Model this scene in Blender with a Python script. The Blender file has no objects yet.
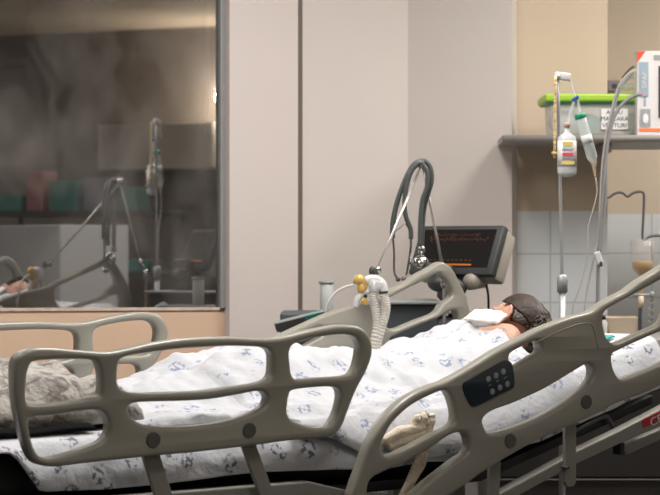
import bpy, bmesh, math, random
from mathutils import Vector, Matrix, noise
random.seed(7)
scene = bpy.context.scene
COL = scene.collection
F_PX = 1800.0
HC = 0.95                      # lens height
HOR = 244.0
PSI = math.radians(35)
EX = Vector((math.cos(PSI), math.sin(PSI), 0))
EY = Vector((-math.sin(PSI), math.cos(PSI), 0))
F0 = Vector((-0.650, 3.68, 0))           # foot corner of the near side rail, on the floor
C0 = EY.dot(F0)
M_BED = Matrix.Translation(F0) @ Matrix.Rotation(PSI, 4, 'Z')

def W(px, py, d):
    return Vector(((px-330)/F_PX*d, d, HC-(py-HOR)/F_PX*d))
def depth(px, a):
    u = (px-330)/F_PX
    return (C0+a)/(math.cos(PSI)-math.sin(PSI)*u)
def Q(px, py, a):              # local (along, across, z) on a vertical plane parallel to the bed
    p = W(px, py, depth(px, a))
    q = p-F0
    return Vector((EX.dot(q), a, p.z))
def toW(l): return M_BED @ Vector(l)

# ------------------------------------------------------------------ materials
def mat(name, col, rough=.5, metal=0., bump=0., bscale=40., var=0., vscale=6., spec=.5, trans=0., alpha=1., emit=None, estr=0., sheen=0., sss=0.):
    m = bpy.data.materials.new(name); m.use_nodes = True
    nt = m.node_tree; b = nt.nodes['Principled BSDF']
    b.inputs['Base Color'].default_value = (*col, 1)
    b.inputs['Roughness'].default_value = rough
    b.inputs['Metallic'].default_value = metal
    b.inputs['Specular IOR Level'].default_value = spec
    b.inputs['Transmission Weight'].default_value = trans
    b.inputs['Alpha'].default_value = alpha
    b.inputs['Sheen Weight'].default_value = sheen
    if sss:
        b.inputs['Subsurface Weight'].default_value = sss
        b.inputs['Subsurface Scale'].default_value = .02
    if emit:
        b.inputs['Emission Color'].default_value = (*emit, 1); b.inputs['Emission Strength'].default_value = estr
    tc = nt.nodes.new('ShaderNodeTexCoord')
    if var:
        n = nt.nodes.new('ShaderNodeTexNoise'); n.inputs['Scale'].default_value = vscale; n.inputs['Detail'].default_value = 4
        nt.links.new(tc.outputs['Object'], n.inputs['Vector'])
        mx = nt.nodes.new('ShaderNodeMix'); mx.data_type = 'RGBA'
        mx.inputs[6].default_value = (*[c*(1-var) for c in col], 1)
        mx.inputs[7].default_value = (*[min(1, c*(1+var)) for c in col], 1)
        nt.links.new(n.outputs['Fac'], mx.inputs[0]); nt.links.new(mx.outputs[2], b.inputs['Base Color'])
    if bump:
        n2 = nt.nodes.new('ShaderNodeTexNoise'); n2.inputs['Scale'].default_value = bscale; n2.inputs['Detail'].default_value = 3
        nt.links.new(tc.outputs['Object'], n2.inputs['Vector'])
        bp = nt.nodes.new('ShaderNodeBump'); bp.inputs['Strength'].default_value = bump; bp.inputs['Distance'].default_value = .01
        nt.links.new(n2.outputs['Fac'], bp.inputs['Height']); nt.links.new(bp.outputs['Normal'], b.inputs['Normal'])
    return m

def sheet_mat(name, base, print_col, scale=11., thr=.30, amount=.8):
    """white hospital linen with small scattered printed sprigs"""
    m = mat(name, base, .85, bump=.25, bscale=60, sheen=.2)
    nt = m.node_tree; b = nt.nodes['Principled BSDF']
    tc = nt.nodes.new('ShaderNodeTexCoord')
    v = nt.nodes.new('ShaderNodeTexVoronoi'); v.inputs['Scale'].default_value = scale; v.inputs['Randomness'].default_value = .55
    nz = nt.nodes.new('ShaderNodeTexNoise'); nz.inputs['Scale'].default_value = 95; nz.inputs['Detail'].default_value = 1
    mp = nt.nodes.new('ShaderNodeMapping'); mp.inputs['Scale'].default_value = (1, 1, 1)
    nt.links.new(tc.outputs['Object'], mp.inputs['Vector'])
    nt.links.new(mp.outputs['Vector'], v.inputs['Vector']); nt.links.new(mp.outputs['Vector'], nz.inputs['Vector'])
    lt = nt.nodes.new('ShaderNodeMapRange'); lt.inputs[1].default_value = thr; lt.inputs[2].default_value = thr*.75
    nt.links.new(v.outputs['Distance'], lt.inputs[0])
    g = nt.nodes.new('ShaderNodeMapRange'); g.inputs[1].default_value = .49; g.inputs[2].default_value = .58
    nt.links.new(nz.outputs['Fac'], g.inputs[0])
    mu = nt.nodes.new('ShaderNodeMath'); mu.operation = 'MULTIPLY'
    nt.links.new(lt.outputs[0], mu.inputs[0]); nt.links.new(g.outputs[0], mu.inputs[1])
    mu2 = nt.nodes.new('ShaderNodeMath'); mu2.operation = 'MULTIPLY'; mu2.inputs[1].default_value = amount
    nt.links.new(mu.outputs[0], mu2.inputs[0])
    mx = nt.nodes.new('ShaderNodeMix'); mx.data_type = 'RGBA'
    mx.inputs[6].default_value = (*base, 1); mx.inputs[7].default_value = (*print_col, 1)
    nt.links.new(mu2.outputs[0], mx.inputs[0]); nt.links.new(mx.outputs[2], b.inputs['Base Color'])
    return m

M = dict(
 wall=mat('paint_mauve', (.62, .565, .535), .7, var=.03, vscale=3, bump=.05),
 pil=mat('paint_pilaster', (.63, .565, .54), .6, var=.03, vscale=3, bump=.05),
 beige=mat('niche_beige', (.58, .475, .365), .7, var=.03, vscale=3, bump=.05),  # warmer beige than the mauve walls beside it
 beige2=mat('far_wall_beige', (.58, .49, .385), .7, var=.03, bump=.05),  # beige close to the niche tone, a little greyer
 peach=mat('paint_peach', (.70, .50, .36), .6, var=.04, vscale=4, bump=.05),
 gap=mat('joint_strip', (.13, .10, .085), .6),
 grey=mat('window_frame_grey', (.30, .30, .30), .5, var=.1, vscale=20),
 dgrey=mat('window_gasket', (.13, .135, .13), .6, var=.3, vscale=60),
 ledge=mat('sill_plaster', (.62, .50, .42), .8, var=.15, vscale=50, bump=.6, bscale=80),
 ceil=mat('ceiling_paint', (.62, .54, .44), .8),
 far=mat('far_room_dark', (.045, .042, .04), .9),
 rw=mat('opposite_wall', (.20, .175, .155), .8, var=.15, vscale=1.5),
 floor=mat('vinyl_floor', (.075, .07, .066), .45, var=.15, vscale=8),
 rail=mat('rail_plastic', (.285, .275, .235), .32, var=.04, vscale=10, spec=.6),
 metal=mat('painted_steel', (.24, .235, .21), .38, var=.06, spec=.5),
 cap=mat('pivot_grey', (.085, .085, .08), .55),
 navy=mat('keypad_navy', (.006, .018, .028), .35),
 btn=mat('button_grey', (.25, .30, .31), .5),
 black=mat('black_vinyl', (.008, .009, .012), .5, bump=.1),
 red=mat('sticker_red', (.42, .03, .03), .5),
 white=mat('white_plastic', (.62, .62, .61), .4),
 hose=mat('hose_cream', (.60, .58, .52), .5, sss=.2),
 amber=mat('amber_plastic', (.62, .40, .12), .25, var=.3, vscale=60, sss=.3),
 chrome=mat('chrome', (.62, .62, .62), .18, metal=1),
 steel=mat('brushed_steel', (.42, .43, .44), .5, metal=.6),
 rod=mat('rod_steel', (.68, .66, .63), .3, metal=.6),
 rubber=mat('stethoscope_tube', (.078, .088, .087), .35),
 mono=mat('monitor_dark', (.045, .05, .052), .45),
 monb=mat('monitor_beige', (.36, .33, .28), .5),
 vent=mat('ventilator_slate', (.075, .09, .105), .5),
 vlight=mat('ventilator_grey', (.30, .32, .33), .5),
 shelf=mat('shelf_grey', (.27, .255, .24), .45),
 shelf_under=mat('shelf_wood', (.30, .25, .20), .6),
 lime=mat('lime_lid', (.36, .60, .05), .4),
 paper=mat('paper', (.78, .78, .78), .8),
 ink=mat('ink', (.07, .07, .08), .8),
 carton=mat('carton_white', (.68, .66, .66), .6),
 orange=mat('carton_orange', (.85, .22, .06), .6),
 cred=mat('carton_red', (.72, .07, .03), .6),
 cblue=mat('carton_blue', (.30, .38, .45), .6),
 cpic=mat('carton_picture', (.33, .34, .36), .6, var=.3, vscale=60),
 cable=mat('cable_grey', (.24, .24, .24), .45),
 cable2=mat('cable_light', (.45, .43, .40), .45),
 skin=mat('skin', (.58, .33, .24), .5, var=.08, vscale=25, sss=.25),
 gauze=mat('gauze', (.86, .85, .77), .9, bump=.3, bscale=150),
 band=mat('crepe_bandage', (.72, .62, .50), .9, var=.08, vscale=60, bump=.5, bscale=120),
 green=mat('cap_green', (.01, .26, .14), .4),
 blue=mat('clip_blue', (.03, .10, .38), .4),
 teal=mat('teal_cloth', (.04, .36, .33), .8),
 card=mat('cardboard', (.60, .49, .37), .8, var=.05),
 feed=mat('feed_liquid', (.50, .30, .10), .3, sss=.3),
 cab=mat('cabinet_dark', (.018, .016, .015), .5, var=.1),
 cabtop=mat('cabinet_top', (.35, .35, .34), .4),
 yel=mat('label_yellow', (.80, .60, .18), .6),
 pink=mat('label_red', (.75, .07, .13), .6),
 lens=mat('lamp_panel', (.9, .9, .88), .5, emit=(1, .93, .84), estr=3.0),
 wlamp=mat('wall_lamp_glow', (.9, .85, .75), .5, emit=(1, .86, .66), estr=14.),
 outlet=mat('outlet_grey', (.25, .22, .22), .5),
)
M['cupred'] = mat('mark_rose', (.62, .33, .20), .6)
M['clear'] = mat('clear_plastic', (.75, .80, .80), .12, alpha=.38)
M['frost'] = mat('frosted_plastic', (.72, .76, .74), .35, alpha=.45, var=.1, vscale=12)
M['sheet'] = sheet_mat('linen_blue_sprig', (.52, .535, .575), (.13, .18, .34), 14.5, .35, .75)
M['under'] = sheet_mat('linen_grey_sprig', (.60, .62, .67), (.07, .09, .14), 15.5, .40, .9)

def blanket_mat():
    m = mat('patterned_blanket', (.5, .46, .42), .95, bump=.5, bscale=90)
    nt = m.node_tree; b = nt.nodes['Principled BSDF']; tc = nt.nodes.new('ShaderNodeTexCoord')
    n = nt.nodes.new('ShaderNodeTexNoise'); n.inputs['Scale'].default_value = 26; n.inputs['Detail'].default_value = 5; n.inputs['Distortion'].default_value = 1.2
    nt.links.new(tc.outputs['Object'], n.inputs['Vector'])
    r = nt.nodes.new('ShaderNodeValToRGB')
    r.color_ramp.elements[0].position = .36; r.color_ramp.elements[0].color = (.17, .15, .14, 1)
    r.color_ramp.elements[1].position = .56; r.color_ramp.elements[1].color = (.42, .40, .37, 1)
    nt.links.new(n.outputs['Fac'], r.inputs[0]); nt.links.new(r.outputs[0], b.inputs['Base Color'])
    return m
M['blanket'] = blanket_mat()

def hair_mat():
    m = mat('brown_hair', (.05, .03, .02), .42)
    nt = m.node_tree; b = nt.nodes['Principled BSDF']; tc = nt.nodes.new('ShaderNodeTexCoord')
    mp = nt.nodes.new('ShaderNodeMapping'); mp.inputs['Scale'].default_value = (12, 90, 90)
    n = nt.nodes.new('ShaderNodeTexNoise'); n.inputs['Scale'].default_value = 1.6; n.inputs['Detail'].default_value = 4
    nt.links.new(tc.outputs['Object'], mp.inputs[0]); nt.links.new(mp.outputs[0], n.inputs['Vector'])
    r = nt.nodes.new('ShaderNodeValToRGB')
    r.color_ramp.elements[0].position = .35; r.color_ramp.elements[0].color = (.012, .007, .005, 1)
    r.color_ramp.elements[1].position = .7; r.color_ramp.elements[1].color = (.075, .042, .028, 1)
    nt.links.new(n.outputs['Fac'], r.inputs[0]); nt.links.new(r.outputs[0], b.inputs['Base Color'])
    bp = nt.nodes.new('ShaderNodeBump'); bp.inputs['Strength'].default_value = .7; bp.inputs['Distance'].default_value = .004
    nt.links.new(n.outputs['Fac'], bp.inputs['Height']); nt.links.new(bp.outputs['Normal'], b.inputs['Normal'])
    return m
M['hair'] = hair_mat()

def tile_mat(name, tint):
    m = mat(name, tint, .22)
    nt = m.node_tree; b = nt.nodes['Principled BSDF']; tc = nt.nodes.new('ShaderNodeTexCoord')
    mp = nt.nodes.new('ShaderNodeMapping'); mp.inputs['Rotation'].default_value = (math.radians(90), 0, 0)
    br = nt.nodes.new('ShaderNodeTexBrick'); br.offset = 0; br.squash = 1
    br.inputs['Color1'].default_value = (*tint, 1); br.inputs['Color2'].default_value = (*[c*.97 for c in tint], 1)
    br.inputs['Mortar'].default_value = (*[c*.72 for c in tint], 1)
    br.inputs['Scale'].default_value = 1; br.inputs['Mortar Size'].default_value = .0035
    br.inputs['Brick Width'].default_value = .185; br.inputs['Row Height'].default_value = .185
    nt.links.new(tc.outputs['Object'], mp.inputs[0]); nt.links.new(mp.outputs[0], br.inputs['Vector'])
    nt.links.new(br.outputs['Color'], b.inputs['Base Color'])
    return m
M['tile'] = tile_mat('white_tile', (.66, .69, .71))

def glass_mat():
    m = bpy.data.materials.new('smeared_window_glass'); m.use_nodes = True
    nt = m.node_tree; nt.nodes.clear(); N = nt.nodes.new; L = nt.links.new
    out = N('ShaderNodeOutputMaterial'); tc = N('ShaderNodeTexCoord')
    gl = N('ShaderNodeBsdfGlossy'); gl.inputs['Color'].default_value = (.80, .80, .82, 1)
    tr = N('ShaderNodeBsdfTransparent'); tr.inputs['Color'].default_value = (.55, .56, .56, 1)
    df = N('ShaderNodeBsdfDiffuse'); df.inputs['Color'].default_value = (.42, .39, .36, 1)
    # wiping smears: stretched noise
    mp = N('ShaderNodeMapping'); mp.inputs['Scale'].default_value = (1.6, 1, 1.0); mp.inputs['Rotation'].default_value = (0, .8, .3)
    n = N('ShaderNodeTexNoise'); n.inputs['Scale'].default_value = 3.2; n.inputs['Detail'].default_value = 6; n.inputs['Distortion'].default_value = .8
    L(tc.outputs['Object'], mp.inputs[0]); L(mp.outputs[0], n.inputs['Vector'])
    r1 = N('ShaderNodeMapRange'); r1.inputs[1].default_value = .40; r1.inputs[2].default_value = .75; r1.inputs[3].default_value = .03; r1.inputs[4].default_value = .22
    L(n.outputs['Fac'], r1.inputs[0])
    r2 = N('ShaderNodeMapRange'); r2.inputs[1].default_value = .4; r2.inputs[2].default_value = .8; r2.inputs[3].default_value = .008; r2.inputs[4].default_value = .05
    L(n.outputs['Fac'], r2.inputs[0]); L(r2.outputs[0], gl.inputs['Roughness'])
    m1 = N('ShaderNodeMixShader'); m1.inputs[0].default_value = .46
    L(tr.outputs[0], m1.inputs[1]); L(gl.outputs[0], m1.inputs[2])
    m2 = N('ShaderNodeMixShader'); L(r1.outputs[0], m2.inputs[0]); L(m1.outputs[0], m2.inputs[1]); L(df.outputs[0], m2.inputs[2])
    L(m2.outputs[0], out.inputs['Surface'])
    return m
M['glass'] = glass_mat()

# ------------------------------------------------------------------ helpers
def wm(o):
    m = o.matrix_basis.copy()
    while o.parent:
        o = o.parent; m = o.matrix_basis @ m
    return m
def link(name, me, mt, parent=None, smooth=True, world=True):
    if mt: me.materials.append(mt)
    if smooth:
        for p in me.polygons: p.use_smooth = True
    if parent and world: me.transform(wm(parent).inverted())
    o = bpy.data.objects.new(name, me); COL.objects.link(o)
    if parent: o.parent = parent
    return o
def tag(o, label=None, cat=None, group=None, kind=None):
    if label: o['label'] = label
    if cat: o['category'] = cat
    if group: o['group'] = group
    if kind: o['kind'] = kind
    return o
def empty(name, loc, rz=0):
    o = bpy.data.objects.new(name, None); o.location = loc; o.rotation_euler = (0, 0, rz); o.empty_display_size = .1
    COL.objects.link(o); return o
def me_from(name, vs, fs):
    me = bpy.data.meshes.new(name); me.from_pydata([tuple(v) for v in vs], [], fs); me.update(); return me
def fix(me):
    bm = bmesh.new(); bm.from_mesh(me); bmesh.ops.recalc_face_normals(bm, faces=bm.faces[:]); bm.to_mesh(me); bm.free(); return me
def join(mes):
    bm = bmesh.new()
    for m in mes: bm.from_mesh(m)
    out = bpy.data.meshes.new('j'); bm.to_mesh(out); bm.free(); return out
def sharp(o, ang=35):
    for p in o.data.polygons: p.use_smooth = True
    o.data.set_sharp_from_angle(angle=math.radians(ang)); return o
def bevel_me(me, w=.004, seg=2):
    bm = bmesh.new(); bm.from_mesh(me)
    bmesh.ops.bevel(bm, geom=bm.edges[:], offset=w, segments=seg, profile=.5, affect='EDGES')
    bm.to_mesh(me); bm.free(); return me
def box_me(c, size, rot=None, bev=.004, taper=None):
    """box centred at c (world), size, rot=Matrix 3x3/4x4"""
    bm = bmesh.new(); bmesh.ops.create_cube(bm, size=1)
    for v in bm.verts:
        v.co = Vector((v.co.x*size[0], v.co.y*size[1], v.co.z*size[2]))
        if taper and v.co.z < 0: v.co.x *= taper; v.co.y *= taper
    if bev: bmesh.ops.bevel(bm, geom=bm.edges[:], offset=min(bev, min(size)*.3), segments=2, profile=.5, affect='EDGES')
    m = Matrix.Translation(c) @ (rot.to_4x4() if rot else Matrix())
    bm.transform(m); me = bpy.data.meshes.new('b'); bm.to_mesh(me); bm.free(); return me
def lbox_me(lo, hi, bev=.004):       # axis box in the bed/wall local frame
    c = [(a+b)/2 for a, b in zip(lo, hi)]; s = [abs(b-a) for a, b in zip(lo, hi)]
    me = box_me(Vector(c), s, bev=bev); me.transform(M_BED); return me
def cat(pts, n=8, closed=False):
    P = [Vector(p) for p in pts]; out = []; N = len(P)
    rng = range(N) if closed else range(N-1)
    for i in rng:
        if closed: a, b, c, d = P[(i-1) % N], P[i], P[(i+1) % N], P[(i+2) % N]
        else: a, b, c, d = P[max(i-1, 0)], P[i], P[i+1], P[min(i+2, N-1)]
        for k in range(n):
            t = k/n
            out.append(.5*((2*b)+(c-a)*t+(2*a-5*b+4*c-d)*t*t+(-a+3*b-3*c+d)*t**3))
    if not closed: out.append(P[-1])
    return out
def tube_me(pts, r, seg=10, smooth_n=6, rf=None, flat=1.0):
    P = cat(pts, smooth_n) if smooth_n else [Vector(p) for p in pts]
    n = len(P); vs = []; fs = []
    T = [(P[min(i+1, n-1)]-P[max(i-1, 0)]).normalized() for i in range(n)]
    up = Vector((0, 0, 1)) if abs(T[0].z) < .9 else Vector((1, 0, 0))
    nrm = T[0].cross(up).normalized()
    for i in range(n):
        nrm = (nrm-T[i]*nrm.dot(T[i])).normalized(); bi = T[i].cross(nrm)
        rr = rf(i/(n-1)) if rf else (r[i*(len(r)-1)//(n-1)] if isinstance(r, (list, tuple)) else r)
        for k in range(seg):
            a = 2*math.pi*k/seg
            vs.append(P[i]+nrm*math.cos(a)*rr+bi*math.sin(a)*rr*flat)
    for i in range(n-1):
        for k in range(seg):
            k2 = (k+1) % seg
            fs.append((i*seg+k, i*seg+k2, (i+1)*seg+k2, (i+1)*seg+k))
    fs.append(tuple(range(seg))[::-1]); fs.append(tuple((n-1)*seg+k for k in range(seg)))
    return fix(me_from('t', vs, fs))
def lathe_me(prof, seg=24, m=None):
    """prof [(r,z)...] closed with caps"""
    vs = []; fs = []
    for r, z in prof:
        for k in range(seg):
            a = 2*math.pi*k/seg; vs.append((r*math.cos(a), r*math.sin(a), z))
    for i in range(len(prof)-1):
        for k in range(seg):
            k2 = (k+1) % seg; fs.append((i*seg+k, i*seg+k2, (i+1)*seg+k2, (i+1)*seg+k))
    fs.append(tuple(range(seg))[::-1]); fs.append(tuple((len(prof)-1)*seg+k for k in range(seg)))
    me = fix(me_from('l', vs, fs))
    if m: me.transform(m)
    return me
def aim(p, d):
    q = Vector(d).normalized().to_track_quat('Z', 'Y'); return Matrix.Translation(p) @ q.to_matrix().to_4x4()
def plate_me(outer, holes, half, bev, smooth=True, res=2):
    """rounded plate in the local (along, z) plane centred on across=0; outlines are (along,z) lists"""
    cu = bpy.data.curves.new('c', 'CURVE'); cu.dimensions = '2D'; cu.fill_mode = 'BOTH'
    cu.extrude = half-bev; cu.bevel_depth = bev; cu.bevel_resolution = res; cu.offset = -bev
    for loop in [outer]+holes:
        pts = cat([Vector((x, z, 0)) for x, z in loop], 5, True) if smooth else [Vector((x, z, 0)) for x, z in loop]
        s = cu.splines.new('POLY'); s.points.add(len(pts)-1); s.use_cyclic_u = True
        for q, p in zip(s.points, pts): q.co = (p.x, p.y, 0, 1)
    o = bpy.data.objects.new('tmp', cu); COL.objects.link(o)
    bpy.context.view_layer.update()
    dg = bpy.context.evaluated_depsgraph_get()
    me = bpy.data.meshes.new_from_object(o.evaluated_get(dg)); me.materials.clear()
    bpy.data.objects.remove(o)
    me.transform(Matrix.Rotation(math.radians(90), 4, 'X'))
    bm = bmesh.new(); bm.from_mesh(me); bmesh.ops.remove_doubles(bm, verts=bm.verts[:], dist=.0002); bm.to_mesh(me); bm.free()
    return me
def prism_me(poly, a0, a1, bev=.004):
    """(along,z) polygon between two across values, local frame -> world"""
    n = len(poly); vs = [(x, a0, z) for x, z in poly]+[(x, a1, z) for x, z in poly]
    fs = [tuple(range(n)), tuple(range(n, 2*n))]+[(i, (i+1) % n, n+(i+1) % n, n+i) for i in range(n)]
    me = fix(me_from('p', vs, fs))
    if bev: bevel_me(me, bev)
    me.transform(M_BED); return me
def text_me(s, size, m, extrude=.0006):
    cu = bpy.data.curves.new('tx', 'FONT'); cu.body = s; cu.size = size; cu.extrude = extrude; cu.align_x = 'CENTER'; cu.align_y = 'CENTER'
    o = bpy.data.objects.new('tmp', cu); COL.objects.link(o); bpy.context.view_layer.update()
    me = bpy.data.meshes.new_from_object(o.evaluated_get(bpy.context.evaluated_depsgraph_get())); me.materials.clear()
    bpy.data.objects.remove(o); me.transform(m); return me
def struct(name, me, mt, smooth=False):
    o = link(name, me, mt, None, smooth); o['kind'] = 'structure'; return o
def base_of(px, py, d, z=None):
    p = W(px, py, d)
    if z is not None: p.z = z
    return p
CEIL = 2.6

# ------------------------------------------------------------------ the room
AW = 5.42-C0                                  # across value of the window wall
def al(px, a): return Q(px, HOR, a).x
def corner(px, y): return Vector(((px-330)/F_PX*y, y, 0))
fl = me_from('floor', [(-4.2, -1.6, 0), (6.6, -1.6, 0), (6.6, 9, 0), (-4.2, 9, 0)], [(0, 1, 2, 3)])
struct('floor', fl, M['floor'])
struct('ceiling', me_from('ceiling', [(-4.2, -1.6, CEIL), (6.6, -1.6, CEIL), (6.6, 9, CEIL), (-4.2, 9, CEIL)], [(3, 2, 1, 0)]), M['ceil'])
# window wall: sill line, opening, pilaster
s_l, s_r = al(-80, AW), al(221, AW)
zl = Q(0, 309.3, AW).z; zr = Q(218, 308.4, AW).z
def sill(s):
    s0, s1 = al(0, AW), al(218, AW); return zl+(zr-zl)*(s-s0)/(s1-s0)
s_farleft = -3.2
sR2 = al(229, AW-.08)
wl = prism_me([(s_farleft, 0), (al(224, AW), 0), (al(224, AW), sill(al(224, AW))-.006), (s_farleft, sill(s_farleft)-.006)], AW, AW+.12, 0)
struct('wall_left', wl, M['peach'])
struct('trim_1', prism_me([(s_farleft, sill(s_farleft)-.006), (al(219, AW), sill(al(219, AW))-.006), (al(219, AW), sill(al(219, AW))+.004), (s_farleft, sill(s_farleft)+.004)], AW-.006, AW+.05, 0), M['ledge'])
top_z = 2.25
struct('wall_left_upper', prism_me([(s_farleft, top_z), (al(224, AW), top_z), (al(224, AW), CEIL), (s_farleft, CEIL)], AW, AW+.12, 0), M['pil'])
wf = prism_me([(al(213.5, AW+.03), sill(s_r)-.01), (al(221, AW+.03), sill(s_r)-.01), (al(221, AW+.03), top_z), (al(213.5, AW+.03), top_z)], AW-.004, AW+.05, .002)
wfo = struct('window_1', wf, M['dgrey'])
g0 = prism_me([(al(219, AW), sill(s_r)-.0), (al(229.5, AW), sill(s_r)-.0), (al(229.5, AW), top_z), (al(219, AW), top_z)], AW-.012, AW+.03, .003)
link('window_frame', g0, M['grey'], wfo, False)
g1 = prism_me([(s_farleft, top_z-.05), (al(214, AW), top_z-.05), (al(214, AW), top_z), (s_farleft, top_z)], AW, AW+.05, .002)
link('window_frame', g1, M['grey'], wfo, False)
zg = sill(s_l)
GL = prism_me([(s_farleft+.05, 0.70), (al(216, AW+.03), 0.70), (al(216, AW+.03), top_z-.02), (s_farleft+.05, top_z-.02)], AW+.006, AW+.012, 0)
# keep object texture space aligned with the pane
go = link('glass_pane', GL, M['glass'], wfo, False)
# dark room beyond the glass
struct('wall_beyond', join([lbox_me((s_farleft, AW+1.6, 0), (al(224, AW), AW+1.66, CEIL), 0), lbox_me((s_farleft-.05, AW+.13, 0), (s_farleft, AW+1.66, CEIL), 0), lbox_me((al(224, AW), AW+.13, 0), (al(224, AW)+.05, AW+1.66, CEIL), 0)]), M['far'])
# pilaster in two flat steps, brown joint strip, wall beyond
zz = (0, CEIL)
def wallpiece(name, pxa, pxb, aa, ab, mt, z0=0, z1=CEIL):
    return struct(name, prism_me([(al(pxa, aa), z0), (al(pxb, aa), z0), (al(pxb, aa), z1), (al(pxa, aa), z1)], aa, ab, 0), M[mt])
wallpiece('trim_2', 229.5, 267.5, AW-.035, AW+.12, 'pil')
wallpiece('trim_3', 267.5, 298, AW-.024, AW+.12, 'pil')
struct('trim_4', prism_me([(al(224, AW), 0), (al(230, AW-.02), 0), (al(230, AW-.02), sill(s_r)-.002), (al(224, AW), sill(s_r)-.002)], AW-.02, AW+.11, 0), M['pil'])
wallpiece('trim_5', 296, 302.5, AW-.01, AW+.10, 'gap')
cA = corner(408, depth(408, AW))
wallpiece('wall_left_recess', 302, 409.5, AW+.0, AW+.12, 'wall')
# back wall beside it (slightly oblique)
def vwall(name, p0, p1, z0, z1, mt, th=.1):
    d = (p1-p0).normalized(); n = Vector((-d.y, d.x, 0))*th
    q = [p0, p1, p1+n, p0+n]
    vs = [Vector((v.x, v.y, z0)) for v in q]+[Vector((v.x, v.y, z1)) for v in q]
    me = me_from(name, vs, [(0, 3, 2, 1), (4, 5, 6, 7), (0, 1, 5, 4), (1, 2, 6, 5), (2, 3, 7, 6), (3, 0, 4, 7)])
    return struct(name, me, M[mt])
pB = corner(512, 6.73)
vwall('wall_back', cA, pB, 0, CEIL, 'wall', .3)
pC0 = corner(511, 6.86); pC = corner(607.5, 6.84); pD0 = corner(607, 7.5); pD = Vector((6.4, 7.2, 0))
def tiled(name_w, name_t, p0, p1, ztop, mt, row0):
    vwall(name_w, p0, p1, ztop, CEIL, mt, .1)
    # tile field with its own origin so that grout lines fall where the photo has them
    d = (p1-p0).normalized(); L = (p1-p0).length; ang = math.atan2(d.y, d.x)
    me = me_from(name_t, [(0, 0, -ztop), (L, 0, -ztop), (L, 0, 0), (0, 0, 0), (0, .1, -ztop), (L, .1, -ztop), (L, .1, 0), (0, .1, 0)],
                 [(0, 1, 2, 3), (3, 2, 6, 7), (1, 5, 6, 2), (0, 3, 7, 4), (4, 7, 6, 5)])
    me.transform(Matrix.Translation((row0, 0, -.022)))
    o = struct(name_t, me, M['tile']); o.location = (p0.x-d.x*row0, p0.y-d.y*row0, ztop+.022); o.rotation_euler = (0, 0, ang)
    return o
zt = W(560, 211, 6.85).z
tiled('wall_back_niche', 'wall_back_tile', pC0, pC, zt, 'beige', .036)
tiled('wall_back_far', 'wall_back_tile_far', pD0, pD, W(640, 214, 7.5).z, 'beige2', 0)
vwall('wall_back_return', pC+Vector((-.002, .05, 0)), Vector((pC.x-.003, 7.5, 0)), 0, CEIL, 'beige2', .1)
vwall('wall_right', Vector((6.3, 7.3, 0)), Vector((6.3, -1.6, 0)), 0, CEIL, 'rw', .1)
vwall('wall_front', Vector((6.4, -1.5, 0)), Vector((-4.1, -1.5, 0)), 0, CEIL, 'rw', .1)
pL = toW((s_farleft, AW, 0))
vwall('wall_side', Vector((pL.x, -1.6, 0)), Vector((pL.x, pL.y, 0)), 0, CEIL, 'wall', .1)

# ------------------------------------------------------------------ hospital bed
bed = empty('hospital_bed', F0, PSI)
tag(bed, 'hospital bed with beige moulded plastic side rails, head section raised, beside the window wall', 'hospital bed')
FOOT_OUT = [(14,362),(21,352.5),(35,348),(53,348),(81,350.5),(106,352),(127,348.5),(152,343),(184,338.5),(226,336.8),(255,338.2),(278,337.5),(306,331),(325,327),(341,325),(359,327),(369,337.7),(371.4,352),(366,369.5),(355,390.7),(346.6,412),(341,426),(332.5,435),(316.6,438.4),(288,440.5),(253,445.4),(217.7,449.5),(185,453),(152,456),(116.6,459.6),(81,463.5),(53,466.6),(35,463),(26.5,450.7),(19.4,426),(15,405),(13,383.6)]
FOOT_H = [
 [(35,361),(28,368),(25.4,383.6),(25.4,399.5),(30,405),(53,404),(88,398.5),(99,395),(101,380),(98,364),(90,359.6),(63.6,359)],
 [(53,414.8),(88,410),(102.5,412),(108,422.5),(107,433),(99,442),(78,450),(53,457),(41,457),(33.6,449),(29,433),(27.6,420.7),(33.6,416.5)],
 [(117.5,365),(124,357),(152,352),(184,348.3),(226,346),(247,346.3),(263.6,347.6),(270.7,353),(271.7,366),(269.7,376.5),(260,382.5),(235,386.4),(200,391),(177,392),(141,393),(123.7,390.7),(117,383.6)],
 [(129,404.8),(141,402),(184,400.8),(210,399),(235,395),(258,391),(266.4,396),(264.3,404.8),(253,412.6),(235,419),(217.7,423),(200,425.5),(184,426.7),(159,426.7),(141,423.6),(131,417),(127.5,410)],
 [(289,350),(295.4,343),(316.6,337.4),(341,334.5),(353.7,337),(359,346.5),(358,359),(353.7,371),(345,376),(316.6,378),(297,379.4),(291,374.8),(289,362.4)],
 [(288,396),(292.6,390),(316.6,387),(334,387),(340,392.4),(339,404.8),(333.6,419),(325.4,427),(309.5,426.7),(292,420.7),(286.5,413.6),(286.6,404.8)]]
tr = lambda L, a=-.011: [(Q(x, y, a).x, Q(x, y, a).z) for x, y in L]
RW = .95
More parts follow.
